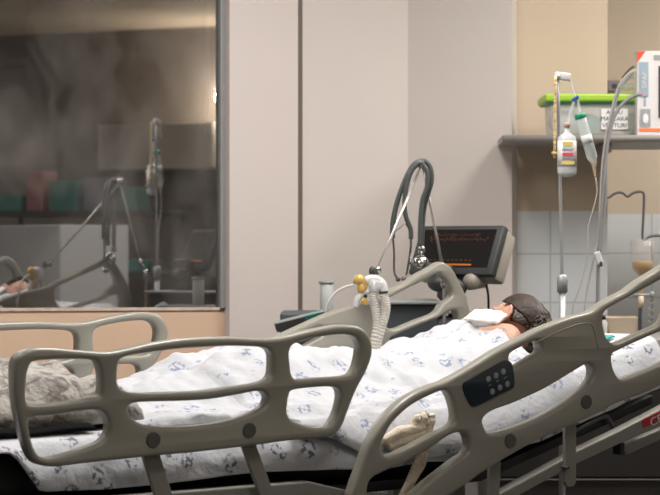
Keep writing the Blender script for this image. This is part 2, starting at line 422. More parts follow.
# the end of the head rail is read off its twin on the far side of the bed
off = Vector((Q(611, 343, -.011).x-Q(399, 328.5, RW).x, Q(611, 343, -.011).z-Q(399, 328.5, RW).z))
far = lambda L: [(Q(x, y, RW).x+off.x, Q(x, y, RW).z+off.y) for x, y in L]
print('off', off)
HEAD_OUT = tr([(350,500),(353,486),(359.5,468.5),(370,440),(386,415.5),(407,397),(428,386.5),(446,380),(471,366),(495.6,350.5),(520,338),(543.6,326.5),(570,317),(590,311.5),(602,303.5),(614,296.7),(626,290.5),(641,279.5),(654,271.8)])+far([(449,262.3),(455,264),(461.4,270),(468,282.5),(473.5,294),(477,305),(480,320),(478,337),(468,350),(455,358)])+tr([(660,385.4),(639,395),(614,404),(593,415.5),(568,426),(540,438.5),(508,456),(480,473),(464,485),(440,499),(410,512),(380,521),(358,518)])
HEAD_H = [
 tr([(379.6,445.5),(380.7,452.6),(386,456),(400,451.5),(428,437),(449.6,426),(454.5,417),(452,402),(446,391.4),(435.5,392.5),(410.7,405),(393,420.8),(384,435)]),
 tr([(463.8,433),(468,442),(465.5,452.6),(453,461.5),(428,481),(408,498),(385,506),(370,503),(366,492),(370,479),(386,470),(400,464.5),(428,449),(449.6,434.5)]),
 tr([(508,357),(510,352.7),(518,348),(531,342),(537,341),(540,346),(539,352),(531,357),(516,366),(511,367),(508.7,362.7)]),
 tr([(482,419),(483.5,428),(489,433),(508,429.5),(536.6,418.5),(561,405),(582.5,389),(591,378),(592,368),(586,364),(575.5,369.5),(543.6,388.5),(512,403),(490.6,411)]),
 tr([(601.5,318),(604.5,310.6),(614,305),(626,298),(640,290.5),(652,284)])+far([(446,274),(451,275.5),(456.5,281),(460.6,289),(461,295.4),(456.5,300),(451,304)])+tr([(660,324),(638.4,333.6),(620,342),(612,343),(606,338.4),(602.5,328)]),
 tr([(611,355),(611.5,366),(616,376),(622.5,379),(639,373),(660,364)])+far([(456,341),(464,332),(467,320),(464,311),(456,312.5),(449,316.5)])+tr([(660,331),(638.4,340.5),(618,350)])]
foot_me = plate_me(tr(FOOT_OUT), [tr(h) for h in FOOT_H], .019, .009)
head_me = plate_me(HEAD_OUT, HEAD_H, .019, .009)
def disc_me(x, z, a, r, th):
    me = lathe_me([(r*.93, 0), (r, .002), (r, th-.003), (r*.93, th)], 24, Matrix.Translation((x, a+th/2, z)) @ Matrix.Rotation(math.radians(90), 4, 'X'))
    return me
def make_rail(me, a, label, caps):
    m2 = me.copy(); m2.transform(Matrix.Translation((0, a, 0)))
    o = link('side_rail', m2, M['rail'], bed, False, world=False); sharp(o, 50)
    o['label'] = label
    for (x, z), r in caps:
        c = link('pivot_cap', disc_me(x, z, a, r, .044), M['cap'], o, False, world=False); sharp(c)
    return o
r_px = lambda p: (Q(p[0], p[1], -.022).x, Q(p[0], p[1], -.022).z)
fcaps = [(r_px((154, 440)), .0175), (r_px((250, 430.5)), .0175)]
hcaps = [(r_px((511, 441)), .0185), (r_px((587, 402)), .0185)]
rf1 = make_rail(foot_me, 0, 'near foot end side rail with six openings', fcaps)
rf2 = make_rail(foot_me, RW, 'far foot end side rail in front of the peach wall', fcaps)
rh1 = make_rail(head_me, 0, 'near head end side rail with keypad', hcaps)
rh2 = make_rail(head_me, RW, 'far head end side rail behind the patient', hcaps)
def ridge(rail, a):
    pts = [(535,343),(560,331),(578,324.5),(590,324),(594,331),(598,348)]
    me = tube_me([Vector((*([Q(x, y, -.018).x]), a, Q(x, y, -.018).z)) for x, y in pts], .0022, 6, 5)
    link('moulded_ridge', me, M['rail'], rail, True, world=False)
ridge(rh1, -.0185); ridge(rh2, RW+.0185)
kp = plate_me(tr([(464,391),(464,383),(470,379),(497,364),(505.5,360),(510.5,362),(513,368),(514.5,384),(511,389),(500,394.5),(476,406),(470,404)], -.022), [], .003, .0015)
kp.transform(Matrix.Translation((0, -.0205, 0)))
k = link('keypad', kp, M['navy'], rh1, False, world=False); k['label'] = 'dark blue keypad with six round buttons'; sharp(k)
for p in [(488,379),(495.6,375.5),(503,371.5),(492,391.5),(499.5,387.5),(507,384)]:
    x, z = r_px(p)
    bm = bmesh.new()
    me = lathe_me([(.0072, 0), (.0075, .0015), (.0045, .0022)], 16, Matrix.Translation((x, -.0225, z)) @ Matrix.Rotation(math.radians(90), 4, 'X'))
    link('button', me, M['btn'], rh1, False, world=False)
    me = box_me(Vector((x-.001, -.0233, z)), (.006, .0016, .0022), bev=0)
    link('button_mark', me, M['navy'], rh1, False, world=False)
for p in [(489.5,385),(497,381),(505,377.5)]:
    x, z = r_px(p); link('keypad_mark', box_me(Vector((x, -.0238, z)), (.009, .001, .0018), Matrix.Rotation(math.radians(-22), 3, 'Y'), 0), M['btn'], rh1, False, world=False)
# frame: side beams follow the flat foot section and the raised head section
def beam(pt, a0, a1, name='frame_beam', mt='metal', bev=.004, mir=True):
    poly = tr(pt, a0)
    link(name, prism_me(poly, a0, a1, bev), M[mt], bed, False)
    if mir: link(name, prism_me(poly, RW-a1, RW-a0, bev), M[mt], bed, False)
beam([(470,510),(501,493),(565,458.5),(577,451),(617.6,431.7),(660,409.6),(700,388),(700,408),(660,427),(617.6,445),(577,464),(533,488),(490,512)], .03, .065)
beam([(620,449),(625,444),(660,429.5),(700,409),(700,420),(660,440),(628,455)], .10, .13, mir=True)
beam([(-80,512),(170,492.5),(277,484),(310,481.5),(355,492),(480,503),(480,518),(-80,530)], .05, .085)
for px, py in [(620, 447)]:
    q = Q(px, py, .05); link('bracket', lbox_me((q.x-.008, .04, q.z-.02), (q.x+.008, .07, q.z+.012), .002), M['black'], bed, False)
# posts carrying the rails
def post(c0, c1, w, a0=.02, a1=.032, mir=True):
    p, q = [Vector((Q(*c, .02).x, Q(*c, .02).z)) for c in (c0, c1)]; d = (q-p).normalized(); n = Vector((-d.y, d.x))*w/2
    poly = [p+n, q+n, q+n*.6+d*.012, q-n*.6+d*.012, q-n, p-n]; poly = [(v.x, v.y) for v in poly]
    link('rail_post', prism_me(poly, a0-.0, a1, .002), M['metal'], bed, False)
    if mir: link('rail_post', prism_me(poly, RW-a1, RW-a0, .002), M['metal'], bed, False)
post((150, 450), (172, 520), .040); post((246, 436), (275, 515), .034)
post((571, 415), (571, 482), .037); post((496, 452), (494, 512), .034)
q = Q(571, 473, 0); 
link('post_bolt', disc_me(Q(570, 468, 0).x, Q(570, 468, 0).z, .02, .005, .03), M['cap'], bed, False, world=False)
# loop handle above the head beam
link('release_handle', tube_me([toW(Q(x, y, .075)) for x, y in [(572,432),(580,428),(595,420),(604,416),(608,418),(612,426),(616,436)]], .006, 10, 5), M['cap'], bed)
# red CPR sticker on the beam
st = tr([(641.5,419.8),(660,411),(692,394.5),(692,406),(660,420.5),(643,428)], .03)
link('sticker', prism_me(st, .0275, .0296, 0), M['red'], bed, False)
tA, tB = Vector((*tr([(645, 423)], .03)[0], 0)), Vector((*tr([(690, 400)], .03)[0], 0))
ang = math.atan2(tB.y-tA.y, tB.x-tA.x); mid = (tA+tB)/2
tm = text_me('CPR', .031, M_BED @ Matrix.Translation((mid.x-.034, .027, mid.y-.018)) @ Matrix.Rotation(-ang, 4, 'Y') @ Matrix.Rotation(math.radians(90), 4, 'X') @ Matrix.Scale(1.25, 4, (1, 0, 0)), .0004)
link('sticker_text', tm, M['carton'], bed, False)
# platform, lift columns, base and castors
ZM = HC-.42; A_HINGE = 1.32; SL = math.tan(math.radians(14.5)); A_END = 1.95; A_FT = -.42
def mtop(s): return ZM+max(0, s-A_HINGE)*SL
plat = [(A_FT+.05, ZM-.175), (A_HINGE, ZM-.175), (A_END-.03, mtop(A_END)-.175), (A_END-.03, mtop(A_END)-.15), (A_HINGE, ZM-.15), (A_FT+.05, ZM-.15)]
link('platform', prism_me(plat, .09, RW-.09, .003), M['black'], bed, False)
for s in (.15, 1.45):
    link('lift_column', lbox_me((s-.06, .38, .16), (s+.06, .56, ZM-.17), .01), M['metal'], bed, False)
link('base_frame', join([lbox_me((-.1, .16, .12), (1.85, .22, .17)), lbox_me((-.1, RW-.22, .12), (1.85, RW-.16, .17)), lbox_me((-.1, .22, .125), (-.03, RW-.22, .165)), lbox_me((1.78, .22, .125), (1.85, RW-.22, .165)), lbox_me((.1, .22, .125), (.2, RW-.22, .16)), lbox_me((1.4, .22, .125), (1.5, RW-.22, .16))]), M['metal'], bed, False)
for s in (-.06, 1.81):
    for a in (.19, RW-.19):
        c = link('castor', lathe_me([(.045, -.012), (.055, -.006), (.055, .006), (.045, .012)], 20, M_BED @ Matrix.Translation((s, a, .055)) @ Matrix.Rotation(math.radians(90), 4, 'X')), M['cap'], bed, False)
        link('castor_fork', lbox_me((s-.02, a-.02, .075), (s+.02, a+.02, .122), .004), M['metal'], c, False)

# ------------------------------------------------------------------ mattress and linen
def grid_me(nu, nv, fn, solid=0.):
    vs = [fn(i/(nu-1), j/(nv-1)) for i in range(nu) for j in range(nv)]
    fs = [(i*nv+j, (i+1)*nv+j, (i+1)*nv+j+1, i*nv+j+1) for i in range(nu-1) for j in range(nv-1)]
    me = me_from('g', vs, fs)
    if solid:
        o = bpy.data.objects.new('tmp', me); COL.objects.link(o)
        md = o.modifiers.new('s', 'SOLIDIFY'); md.thickness = solid; md.offset = 0
        bpy.context.view_layer.update()
        me2 = bpy.data.meshes.new_from_object(o.evaluated_get(bpy.context.evaluated_depsgraph_get()))
        bpy.data.objects.remove(o); me = me2
    return me
mp_ = [(A_FT, ZM-.15), (A_HINGE, ZM-.15), (A_END, mtop(A_END)-.15), (A_END-.02, mtop(A_END)), (A_HINGE, ZM), (A_FT, ZM)]
mt_root = link('mattress', prism_me([(x, z-.003) for x, z in mp_], .118, RW-.075, .045), M['black'], None, False)
tag(mt_root, 'black vinyl mattress on the bed, its side showing below the white sheet', 'mattress'); sharp(mt_root, 40)
def nz(x, y, z=0): return noise.noise(Vector((x, y, z)))
HEM = [(-.45, Q(0, 420, .06).z), (Q(0, 444, .06).x, Q(0, 444, .06).z), (Q(21, 461, .06).x, Q(21, 461, .06).z), (Q(42, 492, .06).x, Q(42, 492, .06).z)] + [(Q(x, y, .06).x, Q(x, y, .06).z) for x, y in [(106,490),(170,484),(230,476),(271,472),(341,470),(384,470),(428,462),(470,462)]] + [(1.5, mtop(1.5)-.13), (2.1, mtop(2.1)-.12)]
def lin(T, s):
    if s <= T[0][0]: return T[0][1]
    for (a, b), (c, d) in zip(T, T[1:]):
        if s <= c: return b+(d-b)*(s-a)/(c-a)
    return T[-1][1]
def under(u, v):
    s = A_FT-.015+(A_END+.02-A_FT)*u
    tz = mtop(s)+.004
    hem = min(lin(HEM, s), tz-.02)
    if v < .40:                                  # near drop
        t = v/.40
        z = hem+(tz-.008-hem)*t
        a = .071-.004*math.sin(t*3)+.007*nz(s*9, t*2, 3)*(1-t)+.004*nz(s*22, t*3, 5)
        a = max(.062, min(a, .078))+.045*t*t
    elif v < .5:
        t = (v-.40)/.1; z = tz-.008+.008*math.sin(t*1.57); a = .116+.02*math.sin(t*1.57)
    else:
        t = (v-.5)/.5; a = .136+(RW-.209)*t; z = tz+.004*max(0, nz(s*7, a*9, 1))*(1 if t < .97 else 0)
        if t > .98: a = RW-.062; z = tz-.10
    return toW((s, a, z))
us = link('fitted_sheet', grid_me(150, 60, under, .0025), M['under'], None)
tag(us, 'white bottom sheet with small grey print hanging over the mattress side', 'sheet')

# top sheet over the patient
RIDGE = [(.35, .040), (.45, .048), (.58, .065), (.66, .095), (.74, .13), (.82, .148), (.95, .145), (1.1, .132), (1.2, .122), (1.3, .115), (1.42, .108), (1.5, .102), (1.6, .098), (1.7, .095)]
A_C = .50
def body_h(s, a):
    """height of the cover above the mattress"""
    h = lin(RIDGE, s)
    w = .20 if s < .7 else (.23 if s < 1.2 else .25)
    t = abs(a-A_C)/w
    f = math.exp(-(t**2.6)*.9)
    # hollow between the legs
    if s < 1.1: f *= 1-.22*math.exp(-((a-A_C)/.045)**2)*min(1, (1.1-s)/.3)
    return h*f
S0, S1 = .36, 1.615
def wr(s, a):
    d = (s*.75+a*.65); e = (s*.65-a*.75)
    r = .010*nz(d*5+3*nz(s*2, a*2), e*13, 2)+.006*nz(d*8, e*26, 7)+.004*nz(s*30, a*22, 9)
    r += .012*max(0, nz(s*3.2+7, a*9+s*6, 4))
    return r*1.6
def hem2(s):
    return lin([(.36, .004), (.7, .006), (.85, .05), (.95, .10), (1.1, .115), (1.3, .10), (1.65, .10)], s)
def top(u, v, dz=0):
    s = S0+(S1-S0)*u
    s += u*(.03*max(0, min(1, (v-.40)/.08))+.10*max(0, min(1, (v-.53)/.06))) + .012*nz(v*5, 3, u) + (.02*math.sin(v*9) if u > .97 else 0)
    drop = hem2(s)
    if v < .22:
        t = v/.22
        z = mtop(s)+.012-drop*(1-t)
        a = .056+.005*nz(s*10, t*2+4, 3)*(1-t)-.003*math.sin(t*3.1)
        a = (min(.059, a)+.045*t*t*min(1, drop/.1)) if drop > .02 else .12
        if drop <= .02: a = .122+.003*t; z = mtop(s)+.008
    elif v < .30:
        t = (v-.22)/.08; a = (.100 if drop > .02 else .125)+(.13-(.100 if drop > .02 else .125))*t; z = mtop(s)+.012+.006*math.sin(t*1.57)
        z += body_h(s, a)*t+max(-.003, wr(s, a))*t
    else:
        t = (v-.30)/.70; a = .13+(.90-.13)*t
        z = mtop(s)+.018*(1-t)+.008+body_h(s, a)+max(-.004, wr(s, a))*(1.3 if body_h(s, a) > .02 else .6)
    if u > .93:   # loose turned edge by the shoulders
        z += .006*math.sin((u-.93)/.07*3.1)
    return toW((s, a, z+dz))
ts = link('bed_sheet', grid_me(190, 120, top, .002), M['sheet'], None)
tag(ts, 'white sheet with blue print drawn over the patient from feet to shoulders', 'sheet')

# crumpled blanket at the foot
def blk(u, v):
    s = -.40+(.80+.10*v)*u; a = .17+.68*v
    edge = min(u, 1-u, v, 1-v); e = min(1, edge/.08)
    h = .075+.035*nz(s*5, a*6, 1)+.018*nz(s*13, a*12, 5)+.012*abs(nz(s*20, a*9, 8))
    h += .02*math.exp(-((a-.62)/.15)**2)
    h *= (1 if s < .42 else .8)
    a += .02*nz(s*6, 0, 2)*(1-e)
    return toW((s, a, ZM+.022+h*math.sqrt(e)))
bo = link('blanket', grid_me(110, 90, blk, .006), M['blanket'], None)
tag(bo, 'crumpled grey and beige patterned blanket at the foot of the bed', 'blanket')
def strap(u, v):  # thin matt black strip between blanket and mattress
    s = -.05+.31*u; a = .135+.05*v
    return toW((s, a, ZM+.013+.003*math.sin(u*9)+.008*math.sin(v*3.1)))
so = link('dark_strip', grid_me(40, 10, strap, .008), mat('black_strip', (.006, .006, .008), .95, spec=.1), None)
tag(so, 'thin black strip along the mattress edge under the patterned blanket', 'cloth')

# ------------------------------------------------------------------ patient
def skin_mesh(verts, edges, radii, sub=2, root=0):
    me = me_from('sk', verts, []); me.edges.add(len(edges))
    for e, (a, b) in zip(me.edges, edges): e.vertices = (a, b)
    o = bpy.data.objects.new('tmp', me); COL.objects.link(o)
    md = o.modifiers.new('s', 'SKIN'); md.use_smooth_shade = True
    for i, r in enumerate(radii):
        d = me.skin_vertices[0].data[i]; d.radius = r if isinstance(r, tuple) else (r, r); d.use_root = (i == root)
    m2 = o.modifiers.new('u', 'SUBSURF'); m2.levels = sub
    bpy.context.view_layer.update()
    out = bpy.data.meshes.new_from_object(o.evaluated_get(bpy.context.evaluated_depsgraph_get()))
    bpy.data.objects.remove(o); return out
def L3(s, a, h): return Vector((s, a, mtop(s)+h))
hc = Q(515, 326, .44); HEADC = Vector((hc.x, .44, max(hc.z, mtop(hc.x)+.066)))
print('head', HEADC, mtop(HEADC.x))
V = [L3(1.12, .5, .055), L3(1.28, .5, .055), L3(1.44, .49, .055), L3(1.56, .48, .060), L3(1.655, .465, .052), Vector((HEADC.x-.030, .44, HEADC.z-.045)),
     # near shoulder, arm
     L3(1.66, .355, .074), L3(1.40, .25, .058), L3(1.20, .235, .045), L3(1.02, .25, .04), L3(.95, .26, .038),
     # far shoulder, arm
     L3(1.59, .62, .055), L3(1.40, .70, .055), L3(1.20, .72, .045), L3(1.03, .70, .04), L3(.96, .69, .038),
     # hips and legs
     L3(1.06, .42, .06), L3(.84, .40, .075), L3(.64, .40, .05), L3(.60, .40, .085),
     L3(1.06, .58, .06), L3(.84, .60, .075), L3(.64, .60, .05), L3(.60, .60, .085)]
E = [(0,1),(1,2),(2,3),(3,4),(4,5),(3,6),(6,7),(7,8),(8,9),(9,10),(3,11),(11,12),(12,13),(13,14),(14,15),(0,16),(16,17),(17,18),(18,19),(0,20),(20,21),(21,22),(22,23)]
R = [(.10,.065),(.095,.062),(.10,.068),(.09,.06),.05,.048, .055,.036,.032,.025,.02, .055,.036,.032,.025,.02, .062,.045,.030,.024, .062,.045,.030,.024]
body = skin_mesh(V, E, R, 2)
# head: built in its own frame (x = patient's left, y = face, z = crown)
Fw = Vector((-.241, .962, .26)).normalized(); Up = Vector((.568, -.0865, .846)); Up = (Up-Fw*Up.dot(Fw)).normalized(); Lf = Up.cross(Fw).normalized()
MH = Matrix(((Lf.x, Fw.x, Up.x, HEADC.x), (Lf.y, Fw.y, Up.y, HEADC.y), (Lf.z, Fw.z, Up.z, HEADC.z), (0, 0, 0, 1)))
def ell(c, r, seg=24, rot=None):
    bm = bmesh.new(); bmesh.ops.create_uvsphere(bm, u_segments=seg, v_segments=seg//2, radius=1)
    bm.transform(Matrix.Translation(c) @ (rot or Matrix()) @ Matrix.Diagonal((*r, 1)))
    me = bpy.data.meshes.new('e'); bm.to_mesh(me); bm.free(); return me
head = [ell((0, -.01, .008), (.070, .085, .072)), ell((0, .022, -.03), (.054, .058, .070)), ell((0, .050, -.075), (.026, .026, .02)),
        ell((0, .082, -.022), (.009, .016, .013)), ell((0, .078, -.008), (.006, .010, .022)),
        ell((0, .074, -.050), (.020, .009, .0045)), ell((0, .072, -.058), (.018, .009, .005)),
        ell((.026, .064, .016), (.022, .010, .006)), ell((-.026, .064, .016), (.022, .010, .006)),
        ell((.026, .064, .000), (.014, .010, .010)), ell((-.026, .064, .000), (.014, .010, .010))]
for sx in (1, -1):
    # ear: a rim, a lobe and a shallow bowl
    rim = [Vector((sx*(.072+.010*math.sin(t*1.0)), -.004+.017*math.sin(t)-.004, -.006+.030*math.cos(t)+.0)) for t in [k*.45-2.6 for k in range(11)]]
    rim = [Vector((sx*.087, -.012-.014*math.sin(math.pi*k/10), .026-.052*k/10)) for k in range(11)]
    head.append(tube_me(rim, .0055, 8, 3)); head.append(ell((sx*.077, -.006, .002), (.011, .013, .026)))
    head.append(ell((sx*.080, -.008, -.026), (.006, .007, .008)))
for h in head: h.transform(MH)
bj = join([body]+head)
o = bpy.data.objects.new('tmp', bj); COL.objects.link(o)
rm = o.modifiers.new('r', 'REMESH'); rm.mode = 'VOXEL'; rm.voxel_size = .0045; rm.use_smooth_shade = True
sm = o.modifiers.new('sm', 'SMOOTH'); sm.factor = .5; sm.iterations = 3
bpy.context.view_layer.update()
bme = bpy.data.meshes.new_from_object(o.evaluated_get(bpy.context.evaluated_depsgraph_get())); bpy.data.objects.remove(o)
# keep the covered body inside the cover
for v in bme.vertices:
    s, a, z = v.co
    lo = mtop(s)+.008
    if v.co.z < lo: v.co.z = lo
    if s < 1.60 or a > .44 and s < HEADC.x-.10:
        lim = mtop(s)+.006+body_h(s, a)-.012
        if v.co.z > lim: v.co.z = max(lo, lim)
bme.materials.clear()
person = link('person', bme, M['skin'], bed, True, world=False); person.parent = None
person.matrix_basis = M_BED
tag(person, 'person with dark hair lying in bed, face turned away, covered to the shoulders', 'person')
# hair: skull cap with swept strands and a loose knot
def hairf():
    bm = bmesh.new(); bmesh.ops.create_icosphere(bm, subdivisions=5, radius=1)
    kill = []
    for v in bm.verts:
        d = v.co.copy()
        face = d.y > .50 and d.z < .66
        face = face or (d.y > .22 and d.z < .36) or (d.y > .10 and d.z < .05) or (d.z < -.30 and d.y > -.62) or d.z < -.62
        ear = abs(d.x) > .70 and -.10 < d.y < .30 and -.60 < d.z < .12
        if face or ear: kill.append(v)
        r = 1+.05*nz(d.x*4, d.y*4, d.z*4)+.03*nz(d.x*14, d.y*3, d.z*3)
        v.co = Vector((d.x*.079*r, -.014+d.y*.094*r, .008+d.z*.082*r))
    bmesh.ops.delete(bm, geom=kill, context='VERTS')
    me = bpy.data.meshes.new('h'); bm.to_mesh(me); bm.free()
    o = bpy.data.objects.new('tmp', me); COL.objects.link(o)
    md = o.modifiers.new('s', 'SOLIDIFY'); md.thickness = .006; md.offset = -1
    bpy.context.view_layer.update(); me2 = bpy.data.meshes.new_from_object(o.evaluated_get(bpy.context.evaluated_depsgraph_get())); bpy.data.objects.remove(o)
    return me2
hm = [hairf()]
rnd = random.Random(3)
def on_head(d, lift=0.):
    d = d.normalized(); return Vector((d.x*(.081+lift), -.014+d.y*(.096+lift), .008+d.z*(.084+lift)))
for k in range(900):                         # strands combed from the hairline over the ear to the back
    sgn = 1 if k % 5 else -1
    h = rnd.uniform(-.02, 1.35)              # height of the strand on the side of the skull
    a0 = rnd.uniform(.15, .5) if h > .3 else rnd.uniform(-.5, -.2)
    pts = []
    for j in range(7):
        t = j/6
        az = a0-(a0+1.45)*t; el = h*(1-.25*t)-.75*t*t+rnd.uniform(-.03, .03)
        d = Vector((sgn*math.cos(az)*math.cos(el), math.sin(az)*math.cos(el), math.sin(el)))
        pts.append(on_head(d, .0005+.0025*rnd.random()))
    if any(abs(p.x) > .045 and -.020 < p.y < .05 and -.08 < p.z < .020 for p in pts) or any(p.z < -.035 for p in pts): continue
    hm.append(tube_me(pts, .0022, 4, 3, rf=lambda t: .0017*(1-.4*t)))
for k in range(90):                          # loose ends at the back of the head
    az = rnd.uniform(-1.5, -.8); el = rnd.uniform(-.45, .5)
    d = Vector((math.cos(az)*math.cos(el), math.sin(az)*math.cos(el), math.sin(el)))
    p0 = on_head(d); pts = [p0.copy()]
    v_ = (Vector((.3, -.8, -.5))+Vector((rnd.uniform(-.4, .5), rnd.uniform(-.3, .3), rnd.uniform(-.5, .4)))).normalized()
    for j in range(4):
        p0 = p0+v_*.011; v_ = (v_+Vector((.10, .22, -.22))).normalized(); pts.append(p0.copy())
    hm.append(tube_me(pts, .003, 5, 3, rf=lambda t: .0030*(1-.6*t)))
hj = join(hm); hj.transform(MH); hj.transform(M_BED); hj.materials.clear()
hair = link('hair', hj, M['hair'], person, True)
# bun at the crown end
bun = []
bc = MH @ Vector((.030, -.098, -.020))
for k in range(9):
    ph = k*.35
    ring = [bc+Vector((.024*math.cos(t+ph)*math.cos(ph), .018*math.sin(t), .022*math.sin(t+ph*.7))) for t in [j*.7 for j in range(10)]]
    bun.append(tube_me(ring, .006, 6, 4))
bj2 = join(bun); bj2.transform(M_BED); link('hair_knot', bj2, M['hair'], person, True)

# white pad over chin and neck
def pad(u, v):
    p00, p01, p10, p11 = Q(463, 320, .50), Q(473, 323, .42), Q(484, 309.5, .54), Q(511, 314.5, .44)
    p = (p00*(1-u)+p10*u)*(1-v)+(p01*(1-u)+(Q(500, 322.5, .41))*u)*v
    p = p00*(1-u)*(1-v)+p10*u*(1-v)*.0 + p*0
    a, b, c, d = Q(464, 320, .50), Q(475, 311, .50), Q(510, 314, .40), Q(498, 323.5, .37)
    p = a*(1-u)*(1-v)+b*u*(1-v)+c*u*v+d*(1-u)*v
    p.z += .014*math.sin(u*3.14)*math.sin(v*3.14)+.003*nz(u*6, v*6)
    return toW(p)
po = link('gauze_pad', grid_me(20, 20, pad, .009), M['gauze'], None)
tag(po, 'folded cream gauze cloth laid over the neck and chin of the patient', 'cloth')
# narrow tape on the shoulder
tp = [toW(Q(x, y, a)) for x, y, a in [(505, 325, .36), (512, 328, .345), (518, 331.5, .335)]]
# striped cloth under the shoulder
def stripe_mat():
    m = mat('black_white_stripe', (.6, .6, .6), .8); nt = m.node_tree; b = nt.nodes['Principled BSDF']; tc = nt.nodes.new('ShaderNodeTexCoord')
    w = nt.nodes.new('ShaderNodeTexWave'); w.inputs['Scale'].default_value = 32; w.inputs['Distortion'].default_value = 3; w.bands_direction = 'DIAGONAL'
    r = nt.nodes.new('ShaderNodeValToRGB'); r.color_ramp.interpolation = 'CONSTANT'; r.color_ramp.elements[0].color = (.02, .02, .02, 1); r.color_ramp.elements[1].position = .5; r.color_ramp.elements[1].color = (.7, .7, .7, 1)
    nt.links.new(tc.outputs['Object'], w.inputs[0]); nt.links.new(w.outputs['Fac'], r.inputs[0]); nt.links.new(r.outputs[0], b.inputs['Base Color']); return m
q = Q(541, 347, .25)
def roll(u, v):
    return toW((q.x-.02+.11*u, .23+.035*math.cos(v*6.283)+.02*u, mtop(q.x)+.038+.032*math.sin(v*6.283)+.004*nz(u*8, v*3)))
ro = link('striped_cloth', grid_me(20, 24, roll, .004), stripe_mat(), None)
tag(ro, 'small rolled black and white striped cloth beside the patient shoulder', 'cloth')

# wrist restraint: crepe bandage bundle on the mattress edge with a strap to the frame
rb = empty('bandage_restraint', toW((Q(415, 440, .1).x, .1, 0)), PSI)
tag(rb, 'cream crepe bandage tied over the sheet edge, strap running down behind the near head rail', 'bandage')
bl = []
for i, (pts, r) in enumerate([
    ([(384,442,.046),(396,434,.046),(410,430,.046),(424,427,.046)], .013),
    ([(388,447,.046),(402,441,.046),(416,436,.046),(430,432,.046)], .012),
    ([(392,450,.046),(408,446,.046),(424,438,.046),(436,436,.046)], .010),
    ([(413,436,.046),(414,426,.046),(417,419,.046),(420,417,.046)], .010),
    ([(420,436,.046),(421,425,.046),(424,417,.046),(427,414,.046)], .011),
    ([(427,438,.046),(429,427,.046),(431,418,.046),(431,414,.046)], .011),
    ([(396,443,.046),(408,432,.046),(420,424,.046),(432,420,.046)], .010)]):
    bl.append(tube_me([toW(Q(x, y, a)) for x, y, a in pts], r, 10, 8, rf=lambda t, r=r, i=i: r*(.75+.4*math.sin(t*3.1))+.0009*math.sin(t*17+i)))
link('bandage_wrap', join(bl), M['band'], rb)
def strp(pts, wv):
    P = cat([toW(Q(x, y, a)) for x, y, a in pts], 8); vs = []; n = len(P)
    d = EX
    for i, p in enumerate(P):
        w = wv*(1+.12*math.sin(i*.5)); vs += [p-d*w/2, p-d*w/6-EY*.004, p+d*w/6+EY*.002, p+d*w/2-EY*.003]
    fs = [(i*4+j, i*4+j+1, i*4+j+5, i*4+j+4) for i in range(n-1) for j in range(3)]
    me = me_from('st', vs, fs); o = bpy.data.objects.new('tmp', me); COL.objects.link(o)
    md = o.modifiers.new('s', 'SOLIDIFY'); md.thickness = .003
    bpy.context.view_layer.update(); m2 = bpy.data.meshes.new_from_object(o.evaluated_get(bpy.context.evaluated_depsgraph_get())); bpy.data.objects.remove(o); return m2
link('strap', strp([(427,437,.044),(423,452,.040),(417,468,.040),(407,488,.040),(402,505,.045)], .036), M['band'], rb)

# ------------------------------------------------------------------ ventilator, its arm, circuit, monitor
DV = 5.80
vr = empty('ventilator', base_of(418, 320, DV, 0))
tag(vr, 'dark slate ventilator cart standing behind the far head rail, with tilted screen and jointed arm', 'ventilator')
def wbox(px0, px1, py0, py1, d, th, bev=.006, rot=None, z0=None):
    a, b = W(px0, py0, d), W(px1, py1, d)
    if z0 is not None: b.z = z0
    c = Vector(((a.x+b.x)/2, d+th/2, (a.z+b.z)/2)); return box_me(c, (abs(b.x-a.x), th, abs(a.z-b.z)), rot, bev)
link('body', wbox(388, 438, 303, 0, DV, .30, .01, z0=.12), M['vent'], vr, False)
link('top_panel', wbox(384, 441, 301.5, 304.5, DV-.02, .34, .003), M['vlight'], vr, False)
link('side_module', wbox(436, 466, 318, 0, DV+.02, .24, .008, z0=.30), M['vlight'], vr, False)
link('module_tray', wbox(428, 470, 311, 314, DV, .26, .003), M['steel'], vr, False)
link('column', tube_me([W(452, 335, DV+.12), W(453, 300, DV+.12), W(456, 276, DV+.1)], .014, 12, 3), M['mono'], vr)
link('joint_block', join([box_me(W(452, 291, DV+.06), (.08, .08, .09), Matrix.Rotation(.5, 3, 'Y'), .02), ell(W(441, 283, DV+.05), (.045, .04, .03)), box_me(W(459, 303, DV+.06), (.05, .06, .06), None, .015)]), M['mono'], vr)
link('joint_block', box_me(W(437, 268, DV+.08), (.10, .06, .03), Matrix.Rotation(.15, 3, 'Y'), .01), M['mono'], vr)
link('hinge_knob', tube_me([W(470, 282, DV+.02), W(482, 280, DV+.08)], .027, 20, 1), M['monb'], vr)
for dx in (-.045, .3/1): pass
for k, (dx, dy) in enumerate([(-.08, .03), (.08, .03), (-.08, .27), (.08, .27)]):
    link('castor', ell((vr.location.x-.005+dx, DV+dy, .055), (.025, .05, .05), 16), M['cap'], vr)
link('base', box_me(Vector((vr.location.x-.005, DV+.15, .11)), (.30, .36, .03), None, .01), M['mono'], vr, False)
